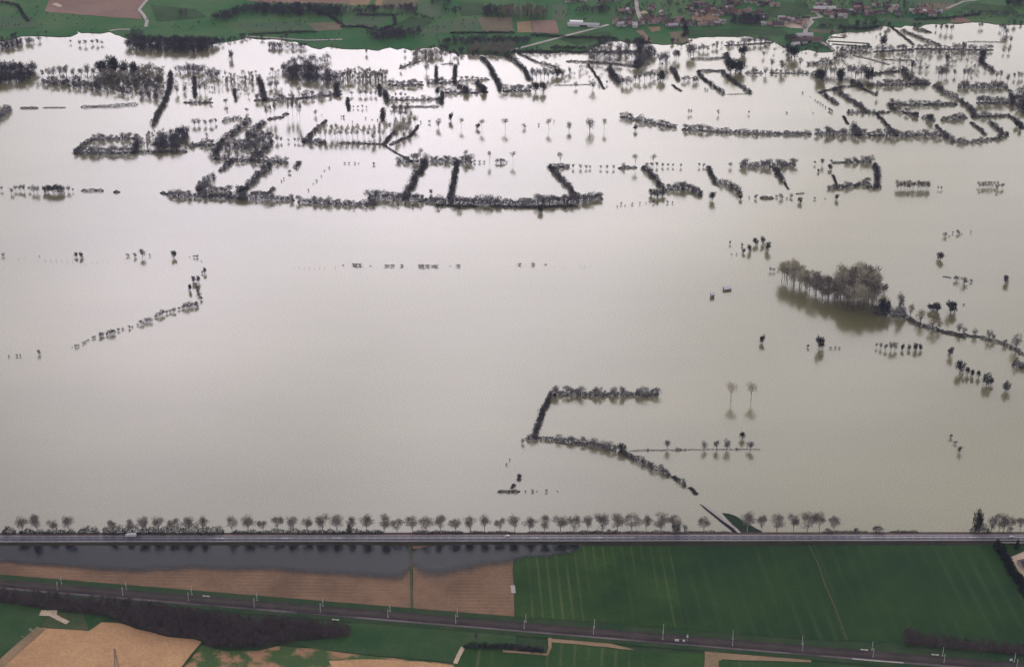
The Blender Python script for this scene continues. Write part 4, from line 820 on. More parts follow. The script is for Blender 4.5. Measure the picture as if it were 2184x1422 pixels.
# ------------------------------------------------------------------ single trees and countable rows: x,y,height in view pixels
TR = [
 ('R2','pale','the tall pale trees standing in open middle water', '760,820,66 893,832,72 1040,830,80 1320,832,76 1672,832,78', 1.0),
 ('R2','bare','the dark-stemmed trees of the open middle water line', '615,815,58 1447,836,60 1580,838,86', .8),
 ('R2','dark','the ivy-dark trees of the open middle water line', '695,772,56 865,822,46 1868,835,46', .7),
 ('R2','bush','the round bushes of the open middle water line', '555,785,24 1160,820,34 1253,802,18 1350,778,14 500,785,16', .7),
 ('R5','pale','the pale trees rising from the second hedge row', '500,368,82 785,372,76 940,382,82 1090,382,80 1390,402,95 1870,410,88 1985,404,84', .8),
 ('R5','bush','the round bushes strung along the second row', '845,380,22 876,381,20 905,381,16 1048,382,12 985,382,32 1010,383,36 1032,383,30', .8),
 ('R5','bare','the separate crowns between the two backslash bars', '1475,418,30 1520,420,32 1555,420,28 1580,420,26 1650,420,26 1690,422,28 1730,422,28 1795,416,36', .9),
 ('R5','bare','the crowns right of the second backslash bar', '1945,408,34 1975,408,36 2005,408,34 2045,408,28 2078,408,24 2112,408,24 2160,410,26', .9),
 ('R5','dark','the dark thicket at the foot of the second backslash bar', '1975,592,54 2010,600,58 2045,595,50', .9),
 ('R5','bush','the bushes fringing the outer side of the main hedge', '355,662,22 400,650,16 450,664,22 500,670,12 610,672,34 745,682,44 905,676,14 942,676,10 1105,672,26 1425,676,26', .8),
 ('R5','dark','the dark single trees near the main hedge', '1265,694,52 565,578,30', .9),
 ('R5','bush','the scattered small bushes off the eastern hedge tip', '1755,664,12 1780,648,20 1805,658,12 1850,648,18 1900,643,16 1940,642,10 1985,640,24 2010,638,16 2075,638,22 2108,640,16', .6),
 ('R6','bare','the lone crowns of the right middle fields', '310,412,36 110,408,28 140,408,28 850,392,26 895,398,46 955,388,30 705,396,44', .9),
 ('R6','dark','the dark single trees around the open enclosure', '195,622,62 375,614,34 945,424,42 870,442,26 755,636,42 990,618,40', .85),
 ('R6','bush','the dotted bushes below the open enclosure', '430,607,14 475,610,30 605,603,20 632,610,36 670,612,14 700,604,28 850,614,18 915,612,8 1092,552,8', .8),
 ('R6','bare','the pair of small trees between the plantations', '1635,552,28 1656,553,28', .6),
 ('R6','dark','the trees of the small cluster in the right middle water', '395,956,38 430,948,50 470,905,56 515,898,52 550,944,64 385,912,22', .7),
 ('R6','bush','the tiny bushes beside the small right middle cluster', '310,900,24 318,968,10 350,966,12', .6),
 ('R6','bush','the faint bushes in the far right water', '1680,852,34 1707,852,10 1730,832,16 1762,836,34 1785,838,10 1845,826,14', .7),
 ('R9','dark','the separate dark trees of the right water', '1650,160,62 2065,310,60 515,692,52 877,730,88', .85),
 ('R9','bush','the bushes of the right water islet', '1755,294,36 1800,316,44 1845,302,20 1800,450,10', 1.0),
 ('R9','bare','the twiggy trees left of the tall poplar grove', '565,235,30 588,238,28', .8),
 ('R9','bare','the half drowned trees below the poplar grove', '1240,722,32 1270,728,42 1300,738,48 1335,740,62 1360,738,58', .7),
 ('R9','dark','the half drowned dark trees below the willows', '1410,738,42 1450,738,38 1490,738,54 1520,738,44', .7),
 ('R9','bush','the faint reeds beside the dark right tree', '950,728,14 980,728,16 1005,728,14 805,722,22', .8),
 ('R9','dark','the row of dark trees stepping down the right edge', '1715,776,66 1775,884,104 1825,895,60 1855,905,56 1895,912,52 1945,962,94 1972,958,52 2070,1000,78', .62),
 ('R9','dark','the dark trees at the end of the poplar grove', '1210,312,50 1255,320,45 1290,372,66 1265,512,110 1300,520,120', .7),
 ('R9','bare','the thin bare tree beside the grove end', '1388,505,138', .5),
 ('R9','willow','the golden willows beside the curving dike', '1460,512,78 1525,560,100 1600,600,112 1640,604,80', .9),
 ('R9','dark','the dark round trees behind the willows', '1590,484,52 1630,488,66 1715,498,80', 1.15),
 ('R9','bare','the bare trees along the curving dike', '1770,628,62 1800,634,48 1870,648,52 1990,680,44 2060,706,46 2130,735,98 1960,670,70', .8),
 ('R10','pale','the two tall fan-crowned trees in open foreground water', '1732,194,118 1860,194,116', 1.15),
 ('R10','bare','the single trees standing on the thin foreground line', '1325,503,62 1560,506,56 1640,506,62 1705,506,72 1855,508,68', .85),
 ('R10','dark','the dark tree behind the thin foreground line', '1808,436,52', .8),
 ('R10','dark','the tree at the joint of the foreground hook and diagonal', '1035,518,62', 1.0),
 ('R10','bush','the low shrubs of the thin foreground line', '1385,506,16 1405,506,14 1440,506,10 1770,503,12 1200,508,12', 1.0),
 ('R10','bush','the specks of bush left of the foreground hook', '405,464,34 300,602,14 322,572,12', .6),
 ('R10','bush','the dotted shrubs east of the tiny foreground islet', '420,773,10 465,773,16 492,772,8 555,773,18 625,772,8', .8),
 ('R11','bush','the three faint drowned bushes in the right foreground water', '1715,430,30 1745,468,26 1775,524,44', .7),
 ('R7','bush','the bushes of the left middle water line', '20,140,24 252,140,8 815,140,24 860,146,30 955,138,16 1240,148,18 1258,148,22 1210,146,6 1285,172,8', .8),
 ('R7','dark','the dark trees of the left middle water line', '485,146,36 518,148,38 1112,150,52', .8),
 ('R7','bare','the spreading tree of the left middle water line', '910,148,64', .8),
 ('R7','dark','the trees at the bend of the left dotted line', '1235,305,48 1265,308,50 1215,358,52 1305,250,44 1290,250,20', .6),
 ('R7','bush','the stem bushes under the bend of the left dotted line', '1250,330,26 1258,350,28 1264,370,28 1272,392,28 1282,418,28', .8),
 ('R7','bush','the bushes of the left dotted diagonal', '462,722,6 485,718,20 502,714,16 530,698,16 545,690,16 562,676,12 595,664,18 608,660,16 640,654,34 655,648,26 685,642,24 705,638,36 728,636,36 755,614,22 783,606,14 825,600,22 845,592,12 880,580,16 905,575,36 935,560,32 958,558,34 990,528,18 1015,526,40 1035,515,38 1065,505,24 1085,498,22 1105,495,32 1145,480,20 1170,472,28 1190,470,42 1215,464,36 1240,462,38 1255,458,36', .85),
 ('R7','bush','the four specks near the left edge', '57,782,16 108,778,20 130,778,18 248,766,36', .6),
 ('R8','bush','the dark specks drawn across the central water', '5,198,6 75,198,14 92,198,16 115,198,14 180,202,6 285,204,14 320,204,16 378,204,12 495,206,16 515,206,18 545,206,14 580,206,12 600,206,14 690,204,5 740,204,14 1130,196,12 1215,195,14 1298,194,7', 1.4),
 ('R1','bare','the row behind the upper left thickets', '270,495,52 310,492,66 345,494,72 385,495,78 425,492,80 470,494,60 520,495,66 560,492,84 600,492,70', .8),
 ('R1','bare','the scattered crowns in the far left bay', '450,278,24 510,290,36 545,292,38 590,284,36 620,286,38 650,286,30', .9),
 ('R1','dark','the tall trees over the upper left wood', '640,470,100 670,470,110 715,470,130 740,465,120 800,470,90 860,480,110', .7),
 ('R1','bare','the slim trees in the mirrored trunk gap', '1130,600,70 1180,590,50 1275,590,80 1310,595,90 1355,575,28 1370,575,26', .6),
 ('R1','dark','the lone dark tree in the upper left bay', '1475,380,66', .55),
 ('R1','bare','the separate crowns of the upper left channels', '1440,668,44 1450,705,20 1740,470,44 1730,560,52 1765,560,48 1575,718,34', .9),
 ('R1','bare','the round pale trees right of the paired thickets', '1240,802,48 1268,800,46 1308,802,40 1345,800,46 1375,790,36', .9),
 ('R1','poplar','the tall thin poplars in the upper left maze', '1705,770,120 1725,762,100 1755,755,120 1840,745,120 1868,742,116 1895,742,120 1915,775,130', .7),
 ('R1','bare','the small trees above the thin slant', '2015,738,40 2055,738,10 2178,750,14', .8),
 ('R4','bare','the far left middle row', '10,560,30 75,578,40 100,560,40 130,560,46 155,562,44 190,562,34 215,572,50 240,575,50 440,566,44 465,566,24', .8),
 ('R4','dark','the dense clump of the far left middle row', '285,572,46 310,574,58 340,574,62 370,574,60 395,574,54', .8),
 ('R4','dark','the corner clump on the long main hedge', '1530,588,70 1560,590,72', 1.0),
 ('R4','bush','the bushes in the maze meadows', '1318,212,24 1290,238,12 1845,448,26 1810,488,14 1795,502,14 2100,416,12 2070,434,8 2050,468,10 2020,498,12 1998,518,8 1968,560,14', .8),
 ('R4','bare','the crowns right of the maze crossbar', '1768,248,50 1795,248,34 1842,250,26 1880,250,30 1905,250,34', .8),
 ('R5','bush','the faint bushes left of the second row', '15,388,12 45,388,12 80,388,12 105,388,8 200,395,20', .9),
 ('R2','dark','the dark trees at the slant feet by the bright water', '1235,590,72 1285,588,74 790,596,60 900,594,66 610,612,62 635,610,40', .75),
 ('R2','bare','the tall trunks left of the paired dark trees', '1215,500,70 1240,505,75 1265,500,72 1290,505,80 1315,500,70 1340,490,60 1450,470,44 1210,480,50', .6),
 ('R2','dark','the dark head on the dotted slant', '1370,490,60 1400,485,56', .9),
 ('R2','bare','the mirrored single trees on the low bright line', '1490,562,46 1600,575,72 1640,540,30 1690,540,28', .7),
 ('R2','bare','the grove edge trees by the heavy slant', '1790,545,60 1815,548,60 1840,545,56 1870,520,50 1895,520,60 1930,515,64 1965,510,60 1990,500,56', .8),
 ('R2','dark','the dark tree east of the heavy slant', '2030,515,72 2045,520,60', .7),
 ('R2','bare','the drowned trees of the bright upper right water', '2025,410,84 2045,412,90 2070,415,86 2132,385,72 2145,385,66 2120,375,60', .6),
 ('R2','bare','the shore trees of the upper middle bay', '155,345,44 400,350,36 690,370,60 740,378,50 540,465,64 375,450,40', .7),
 ('R2','bare','the crowns under the long pale-topped grove', '60,612,36 115,612,44 150,612,44 185,612,36 215,612,36 70,692,20 100,692,22 130,692,26 155,692,18 375,618,34 405,620,28 340,618,30', .8),
 ('R2','bush','the specks left of the poplar block', '10,752,22 65,782,14 150,758,12 190,768,10 225,770,12', .7),
 ('R3','bare','the crowns in the bright bay below the village', '55,362,92 75,360,80 45,365,60 115,330,44 140,325,50 165,330,44 200,310,40 225,305,44', .75),
 ('R3','dark','the tall dark trees of the village bay', '380,355,70 400,350,60 700,378,96 720,372,80 680,350,60', .8),
 ('R3','dark','the big dark clump', '312,462,90 345,466,96 375,464,80', 1.0),
 ('R3','bare','the trees of the channel right of the clump', '460,475,56 535,482,60 575,430,62 640,460,90 755,420,60 520,365,40', .65),
 ('R3','bare','the crowns among the dark clumps at upper right', '950,480,56 975,482,60 1060,475,66 1085,480,76 1110,500,92 1145,490,80 1165,485,70', .7),
 ('R3','dark','the dark clump trees of the upper right', '1190,510,100 1015,515,90 870,508,80 905,514,80', .75),
 ('R3','dark','the dark trees in the white far right water', '1280,305,96 1470,442,64 1240,240,14 1800,318,60 1690,404,70', .6),
 ('R3','bare','the faint crowns of the far right shallows', '1300,235,50 1270,200,40 1520,450,36 1560,455,36 1640,495,80 1660,495,76 1690,490,60 1740,485,50 1800,496,62 1825,492,60 1850,478,36', .7),
 ('R3','bare','the crowns drowned beside the right edge', '2010,498,50 2035,498,52 2120,502,44 2150,502,48 2170,500,40 2080,530,60 2050,340,30 2085,340,36', .7),
 ('R3','bare','the shore trees of the brightest bay', '1620,190,36 1655,200,50 1690,205,56 1720,205,54 1900,180,36 1915,178,36 2030,190,40 2055,215,70 2070,230,60 2098,275,50 2065,275,60', .7),
 ('R3','bush','the dotted bushes beside the parallel slants', '852,645,10 868,655,12 885,665,14 900,675,14 918,688,14 940,708,24 955,715,24 772,597,14 820,618,6 838,724,8 670,724,12', .8),
 ('R3','bush','the bushes at the left of the western slants', '75,530,40 90,525,44 10,520,40 40,515,36 150,575,18 165,580,12', .8),
 ('R3','bare','the mirrored small trees in the middle bright water', '45,730,36 62,728,30 232,735,40 428,730,26 1245,625,50', .6),
 ('R3','dark','the trees at the bay mouth', '1590,775,54 1570,765,40 1500,748,40 1480,745,36 1065,718,24 2135,810,50 2160,830,50', .8),
]
SAP = [('R7','the drowned sapling row of the left water','120,165,34 155,160,30 290,175,36 325,175,38 360,172,34 395,176,32 430,178,30 465,180,34 545,184,30 585,186,24 620,184,30 655,180,26 690,180,28 60,168,20'),
       ('R7','the drowned sapling row left of the central specks','1880,222,24 1912,222,34 1942,222,34 1975,224,38 2008,226,36 2040,226,36 2072,224,38 2140,220,38'),
       ('R8','the faint drowned sapling row of the central water','1350,216,28 1418,214,26 1520,212,30 1548,212,34 1582,208,28')]
for (reg, kind, nm, s, wide) in TR:
    L = sorted(parse(s)); adj = {'pale': 'pale poplar', 'bare': 'bare tree', 'dark': 'dark tree', 'bush': 'bare bush', 'poplar': 'slender poplar', 'willow': 'golden willow'}[kind]
    for i, (x, y, hz) in enumerate(L):
        P = Z(reg, x, y); h = max(1.0, hz/zs(reg)/mpp(P))
        if kind == 'pale': wd = wide*1.15
        elif kind == 'bush': wd = wide*(1.3 if h > 3 else 1.7)
        else: wd = wide*1.1
        lab = f'{adj} that is {nm}'.replace('that is the ', 'being the ') if len(L) == 1 else f'{adj}, {ordi(i+1)} from left, of {nm}'
        tree(kind, P, h, wd, lab, nm[4:] if nm.startswith('the ') else nm)
sap_me = MB().tube((0,0,-.5), (0,0,10), .16, .07, 5).tube((0,0,7.5), (1.6,.3,8.6), .06, .03, 3).tube((0,0,8), (-1.5,.2,9), .06, .03, 3).tube((0,0,9.7), (.9,0,10.3), .05, .02, 3).mesh('sapling', M['bark'])
for reg, nm, s in SAP:
    for i, (x, y, hz) in enumerate(sorted(parse(s))):
        P = Z(reg, x, y); o = link('sapling', sap_me, None, f'thin grey sapling, {ordi(i+1)} from left, of {nm}', 'sapling', nm[4:], loc=P)
        k_ = hz*.5/zs(reg)/mpp(P)/10; o.scale = (k_*2.2, k_*2.2, k_); o.rotation_euler = (0, 0, i*1.1)
print('trees total', NT)

# roadside plane trees: x, crown-top y and base y in view pixels
PL = [('B1', '195,120 322,112 455,128 585,115 965,130 1095,140 1217,132 1345,126 1478,118 1600,112 1725,122 1970,118 2105,130'),
      ('B2', '45,130 170,114 297,122 422,114 548,106 672,104 798,112 926,118 1068,108 1180,136 1312,120 1428,110 1552,122 1675,124 1797,122 1920,114 2050,116 2170,122'),
      ('B3', '122,122 242,128 380,112 490,118 608,116 735,92 858,108 980,110 1108,104 1228,88 1352,102 1596,126 1962,96 2082,110'),
      ('B4', '90,100 230,92 345,96 450,92 572,94 1968,92 2062,112 2150,108')]
pl = []
for reg, s in PL:
    for x, y in parse(s): u, v = nat(reg, x, y); pl.append((u, v))
pl.sort()
for i, (u, v) in enumerate(pl):
    vb = 1137.5-u*.00092+rng.normal()*.2; P = G(u, vb, 2.2); h = (vb-v)/mpp(P)
    P[0] += 0
    tree('plane', P, h*(.86+.18*rng.random()), .76+.46*rng.random(), f'pale-trunked bare plane tree, {ordi(i+1)} from the left, along the highway', 'plane trees along the highway')
# other trees by the highway
for reg, kind, x, y, hz, wide, lab in [
    ('B4','dark',1775,254,236,.30,'tall narrow ivy-covered tree above the highway scrub'),
    ('B4','dark',1805,250,176,.35,'leaning ivy-covered tree beside the tallest ivy tree'),
    ('B4','bare',1905,254,140,.6,'grey bare tree just right of the ivy trees'),
    ('B4','bare',2010,254,150,.7,'grey bare tree between two plane trees at the far right'),
    ('B3','dark',1355,258,92,.9,'dark bush-like tree around a plane trunk near the causeway'),
    ('B3','bare',1432,257,66,.9,'small bare tree right of the dark bush near the causeway'),
    ('B4','bush',525,256,42,1.2,'dark round bush right of the last plane trees'),
    ('B4','bush',760,256,46,1.0,'thin bush between two round bushes on the highway edge'),
    ('B4','bush',955,256,54,1.9,'broad dark bush on the highway edge, mounded'),
    ('B4','bush',2065,254,60,.8,'grey bush under the last plane trees'),
    ('B2','dark',775,262,84,.6,'ivy-dark bush between plane trunks above the pool'),
    ('B4','conifer',1955,390,80,1.6,'dark conifer at the head of the garden hedge'),
    ('B4','conifer',2125,395,84,1.0,'slim dark conifer before the white garden wall'),
    ('B4','conifer',1985,430,84,1.6,'second dark conifer of the garden hedge'),
    ('B1','bush',265,1100,40,.8,'white blossoming bush at the near meadow edge'),
    ('B1','bush',190,1145,18,.8,'tiny pale bush on the near meadow edge'),
    ('B2','bare',1850,1190,95,.6,'pale bare tree at the left end of the near meadow hedge')]:
    P = Z(reg, x, y, 1.6 if y < 300 else SZ); h = hz/zs(reg)/mpp(P)
    tree(kind, P, h, wide, lab, None, M['blossom'] if 'blossom' in lab or 'pale bush' in lab else None)

# tall poplar grove on the right water (each trunk can be told apart)
gp = [Z('R9', x, y) for x, y in parse('612,300 760,372 860,424 1000,476 1180,508 1240,505 1245,362 1130,335 1030,342 960,375 860,345 700,270 640,262')]
gp = np.array(gp); lo, hi = gp.min(0), gp.max(0); r_ = np.random.default_rng(11); pts = []
yy = lo[1]
while yy < hi[1]:
    xx = lo[0]+r_.random()*4
    while xx < hi[0]:
        pts.append((xx+r_.normal()*1.0, yy+r_.normal()*1.0)); xx += 7.4
    yy += 8.6
pts = [p for p in pts if in_poly(np.array([p[0]]), np.array([p[1]]), gp)[0]]
def to_px(P):
    d = np.asarray(P)-CAMP; zc = d@FW; return IW/2+FPX*(d@RT)/zc, IH/2-FPX*(d@UP)/zc
pts.sort()
for i, (x, y) in enumerate(pts):
    u, v = to_px((x, y, 0)); zx = (u-1454)*2.992
    pale = zx < 770 or (zx > 1000 and r_.random() < .45)
    h = 28 if zx < 770 else 24 if zx < 1000 else 34
    tree('poplar', (x, y, 0), h*(.88+.2*r_.random()), 1.6+.5*r_.random(), f'tall bare poplar, {ordi(i+1)} from the left, in the right flooded grove', 'poplars of the right flooded grove', M['twig_pale'] if pale else None)
print('grove', len(pts))

# plantations of young poplars: rows whose trunks show
PLT = [('R2', '-180,905 40,912 255,915 285,880 360,800 300,830 100,850 -150,860', 8.5, 17, 'the pale rectangular plantation', 'poplar', True),
       ('R2', '310,915 430,858 478,800 430,770 385,800 340,850', 9, 20, 'the fan-shaped plantation', 'poplar', True),
       ('R2', '285,800 300,745 420,735 430,770 360,790', 10, 21, 'the poplar block above the fan', 'poplar', False),
       ('R6', '1365,566 1475,570 1572,566 1580,530 1375,526', 4.6, 10.5, 'the right middle plantation, western block', 'poplar', False),
       ('R6', '1890,558 2010,560 2064,544 2000,524 1890,524', 4.6, 7.5, 'the right middle plantation, eastern block', 'poplar', False)]
for reg, s, spc, h, nm, kind, pale in PLT:
    gp = np.array([Z(reg, x, y) for x, y in parse(s)]); lo, hi = gp.min(0), gp.max(0); pts = []
    yy = lo[1]
    while yy < hi[1]:
        xx = lo[0]
        while xx < hi[0]: pts.append((xx+r_.normal()*.5, yy+r_.normal()*.5)); xx += spc*.85
        yy += spc*1.5
    pts = sorted(p for p in pts if in_poly(np.array([p[0]]), np.array([p[1]]), gp)[0])
    for i, (x, y) in enumerate(pts):
        tree(kind, (x, y, 0), h*(.9+.2*r_.random()), (1.2 if spc > 5 else 1.8)+.3*r_.random(), f'young bare poplar, {ordi(i+1)} from left, in {nm}', f'poplars of {nm}', M['twig_pale'] if pale else None)
    print(nm, len(pts))

r_ = np.random.default_rng(31); vs_ = []; on = True; left = 0
for a_, b_ in zip(sp[:-1], sp[1:]):          # scrub and small trees that break up the far shoreline
    L_ = np.linalg.norm(b_-a_); 
    if L_ > 400: continue
    for q in range(max(1, int(L_/4.0))):
        left -= 4.0
        if left < 0: on = not on; left = r_.exponential(60 if on else 40)
        if not on: continue
        p = a_+(b_-a_)*r_.random()+np.array([r_.normal()*4, r_.normal()*5, 0]); b0 = RAW['bush'][int(r_.integers(5))] if r_.random() < .6 else RAW['bare'][int(r_.integers(6))]
        k_ = (.30+.75*r_.random()**1.5); an = r_.random()*6.28; ca, sa = math.cos(an), math.sin(an)
        vs_.append(np.stack([(b0[:, 0]*ca-b0[:, 1]*sa)*k_+p[0], (b0[:, 0]*sa+b0[:, 1]*ca)*k_+p[1], b0[:, 2]*k_+p[2]], 1))
vs_ = np.vstack(vs_); link('shore_scrub', newmesh('shore_scrub', vs_, tris(vs_), M['twig_wood']), None, 'ragged dark scrub along the far waterline', 'scrub', kind='stuff')
place_trees()
# ------------------------------------------------------------------ woods that read as one mass
WD = [ # view, base outline, height, spacing, material, kind, label
 ('R1','-80,310 60,275 240,262 272,264 130,302 -80,350',9,6.5,'twig_wood','bare','dark narrow wood entering at the upper left edge',0),
 ('R1','800,318 1000,336 1240,346 1340,322 1440,280 1300,268 900,262 810,285',12,6.5,'twig_wood','bare','dark lens-shaped wood on the far left shore',0),
 ('R1','-80,540 100,548 220,505 242,445 -80,430',13,7,'twig_wood','bare','dark flooded wood cut by the upper left edge',0),
 ('R1','230,545 450,575 620,592 860,618 1005,652 1060,590 1040,525 620,505 230,512',9,8,'twig_wood','bare','broad grey flooded scrub wood at upper left',0),
 ('R1','615,505 1040,525 1045,450 900,440 640,450',12,9,'twig_brown','bare','brownish flooded wood above the grey scrub wood',0),
 ('R1','1100,470 1250,482 1400,520 1400,470 1250,440 1110,440',11,8,'twig_wood','bare','flooded wood right of the thick curved hedge',0),
 ('R1','1412,560 1630,552 1640,495 1430,495',11,9,'twig_brown','poplar','pale brown upright grove in the upper left water',0),
 ('R1','1795,470 1900,528 2184,542 2184,500 2000,440 1810,440',13,8,'twig_wood','bare','western half of the long pale-topped grove',0),
 ('R2','0,538 230,538 298,515 290,480 0,475',13,7.5,'twig_brown','poplar','eastern half of the long pale-topped grove',0),
 ('R1','1700,320 1940,325 1950,300 1720,295',8,6.5,'twig_wood','bare','small flooded copse near the far lane',0),
 ('R1','1800,440 2000,430 2120,400 2100,375 1900,390',11,9,'twig_wood','bare','thin flooded trees above the long grove',0),
 ('R1','935,955 1010,880 1060,860 1000,850 930,880 880,960',9,8,'twig_brown','poplar','pale brown thicket strip between two dark thickets',0),
 ('R1','970,972 1160,962 1212,872 1195,850 1060,865 1012,890',12,7,'twig_wood','bare','dark trapezoid thicket in the upper left water',0),
 ('R2','600,292 850,292 1210,285 1190,255 900,250 700,255',9,6.5,'twig_wood','bare','long dark wood on the far central shore',FZ),
 ('R2','800,348 1040,352 1110,312 1060,290 850,300',10,7,'twig_brown','bare','brown wood in front of the long dark wood',FZ),
 ('R2','450,372 540,378 632,374 640,345 460,340',10,6,'twig_brown','bare','round pale wood standing alone in the bay',0),
 ('R2','1590,402 1780,428 1880,435 1890,300 1700,280 1600,310 1560,335',12,13,'twig','bare','sunlit flooded trees with water shining through',0),
 ('R2','1890,355 2005,352 1905,442 1850,440 1880,400',12,7,'twig_wood','bare','dark edge of the sunlit flooded trees',0),
 ('R2','1130,332 1330,342 1330,362 1230,345',6,6,'twig_wood','bare','low dark wood on the causeway bank',FZ),
 ('R2','1890,350 2000,345 1960,300 1885,255 1870,300',12,7,'twig_wood','bare','dark wood tip reaching the brown strip field',FZ),
 ('R2','150,215 240,268 500,236 505,205 350,195 200,195',9,6.5,'twig_wood','bare','dark oval wood in the far meadows',FZ),
 ('R2','1000,112 1130,125 1325,130 1315,85 1180,70 1010,75',14,7,'twig_brown','poplar','tall brown poplar wood behind the ploughed fields',FZ),
 ('R2','900,112 1010,112 1010,60 910,60',11,8,'twig_wood','bare','dark clump left of the poplar wood',FZ),
 ('R1','1335,125 1440,132 1590,80 1760,108 2000,105 2184,118 2184,60 1900,45 1640,42 1540,60',10,6.5,'twig_wood','bare','long dark wood along the top edge',FZ),
 ('R2','0,98 180,90 250,70 470,85 480,50 200,60 0,70',9,7,'twig_wood','bare','dark wood strip left of centre at the top',FZ),
 ('R2','330,108 450,102 600,150 590,130 460,92 350,96',5,5,'twig_hedge','bare','hedge-like wood around the small oval meadow',FZ),
 ('R2','610,80 740,90 760,60 640,55',8,8,'twig_wood','bare','small copse above the pale meadows',FZ),
 ('R2','560,30 690,30 690,10 560,10',8,7,'twig_wood','bare','small copse at the top edge, centre',FZ),
 ('R2','1440,80 1700,90 1710,60 1500,50',9,8,'twig_wood','bare','trees behind the greenhouse meadow',FZ),
 ('R3','290,160 500,172 520,140 480,110 330,115',9,7,'twig_wood','bare','dense orchard wood in the village middle',FZ),
 ('R3','640,272 730,285 740,240 690,235',10,8,'twig_wood','bare','dark trees left of the waterside farm',FZ),
 ('R3','860,190 1000,198 1190,200 1260,175 1180,160 1000,175 880,165',6,7,'twig_wood','bare','dark hedge wood along the right village shore',FZ),
 ('R3','970,335 1100,362 1225,332 1205,312 990,312',7,6,'twig_wood','bare','dark peninsula wood beside the waterside lane',0),
 ('R3','955,395 1045,395 1040,360 970,360',9,8,'twig_wood','bare','clump below the peninsula wood',0),
 ('R3','720,300 950,320 960,300 860,285 740,285',4,5,'twig_wood','bare','dark yard scrub before the waterside farm',FZ),
 ('R3','1350,338 1480,366 1850,376 1965,335 1500,328',8,13,'twig','bare','thin flooded trees beyond the far right levee',0),
 ('R3','2080,615 2184,590 2300,600 2300,760 2184,730 2110,705',11,7,'twig_wood','bare','dark wood cut by the right edge',0),
 ('R3','1700,95 1860,100 2184,120 2184,95 1880,78',6,7,'twig_wood','bare','hedgerow wood above the right far shore',FZ),
 ('R3','2060,40 2184,60 2184,10 2080,0',10,8,'twig_wood','bare','dark wood in the top right corner',FZ),
 ('R3','1100,165 1280,168 1240,130 1120,135',7,8,'twig_wood','bare','trees between village and right far shore',FZ),
 ('R1','1100,600 1400,600 1640,640 2184,600 2184,480 1800,470 1400,520 1100,480',9,26,'twig','bare','sparse drowned trees of the upper left channels',0),
 ('R3','1180,480 1500,460 1900,480 2000,420 1900,330 1480,330 1000,400',8,24,'twig','bare','sparse drowned trees of the far right shallows',0),
 ('R2','1340,520 1600,520 2100,520 2150,400 1990,360 1600,420 1350,400',9,28,'twig','bare','sparse drowned trees below the causeway bank',0),
 ('R3','30,350 560,340 700,330 640,290 300,290 60,290',7,24,'twig','bare','sparse drowned trees of the village bay',0),
 ('R1','800,255 880,262 930,215 880,190 830,225',9,8,'twig_wood','bare','trees at the end of the white lane',FZ),
 ('R1','1140,110 1200,112 1190,80 1150,80',7,9,'twig_wood','bare','pair of dark trees in the far left meadow',FZ),
 ('B1','-300,745 0,760 480,800 1000,850 1500,905 2184,990 2500,985 2700,1030 2980,1085 2950,1140 2500,1175 2184,1230 2000,1240 1760,1222 1680,1165 1500,1150 1150,1075 900,965 300,895 0,850 -300,830',7.5,4.4,'twig_scrub','bare','dense dark scrub wood beside the railway',SZ),
 ('B4','1165,1120 1240,1080 1320,1140 1800,1190 2184,1235 2400,1260 2400,1330 2184,1300 1180,1208',6,4.0,'twig_scrub','bare','low dark thicket beside the railway at lower right',SZ),
 ('B3','-40,1252 100,1262 235,1255 225,1238 20,1232',4.5,4,'twig_wood','bare','dark bramble thicket at the near meadow corner',SZ),
]
for (reg, s, h, spc, mk, kd, lab, z) in WD:
    r_ = np.random.default_rng(sum(map(ord, lab))); poly = [Z(reg, x, y, z) for x, y in parse(s)]
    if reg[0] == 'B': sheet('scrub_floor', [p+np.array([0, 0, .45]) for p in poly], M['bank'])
    V = wood_mesh(poly, h, spc, r_, kd, 95 if spc > 5 else 80, 1.0 if kd == 'bare' else 1.3)
    if V is None: print('empty wood', lab); continue
    link('wood', newmesh('wood', V, tris(V), M[mk]), None, lab, 'wood', kind='stuff')
# garden trees scattered through the village, past telling apart
V = []
r_ = np.random.default_rng(5)
for reg, s in (('R2','1440,20 1700,20 1720,60 1760,130 1900,175 2184,160 2184,20'), ('R3','0,0 640,0 520,60 500,110 280,110 0,130'), ('R3','640,10 1460,10 1680,80 1640,110 1200,115 900,125 840,60'), ('R3','0,150 280,160 500,172 640,175 820,120 640,120 280,140')):
    v_ = wood_mesh([Z(reg, x, y, FZ) for x, y in parse(s)], 7.5, 15, r_, 'bare', 110)
    V.append(v_)
V = np.vstack(V); link('wood', newmesh('wood', V, tris(V), M['twig_wood']), None, 'garden trees scattered between the village houses', 'trees', kind='stuff')
r_ = np.random.default_rng(6)
v_ = [wood_mesh([Z(reg, x, y, FZ) for x, y in parse(s)], 5, 34, r_, 'bare', 110) for reg, s in (('R1','0,20 280,20 280,90 900,130 1300,130 1600,100 2184,130 2184,280 1600,220 1000,200 0,200'), ('R2','0,120 1000,100 1600,60 1600,160 1000,230 0,280'), ('R3','900,20 2184,0 2184,130 1300,150 900,130'))]
V = np.vstack(v_); link('wood', newmesh('wood', V, tris(V), M['twig_wood']), None, 'scattered dark bushes dotting the far green meadows', 'bushes', kind='stuff')

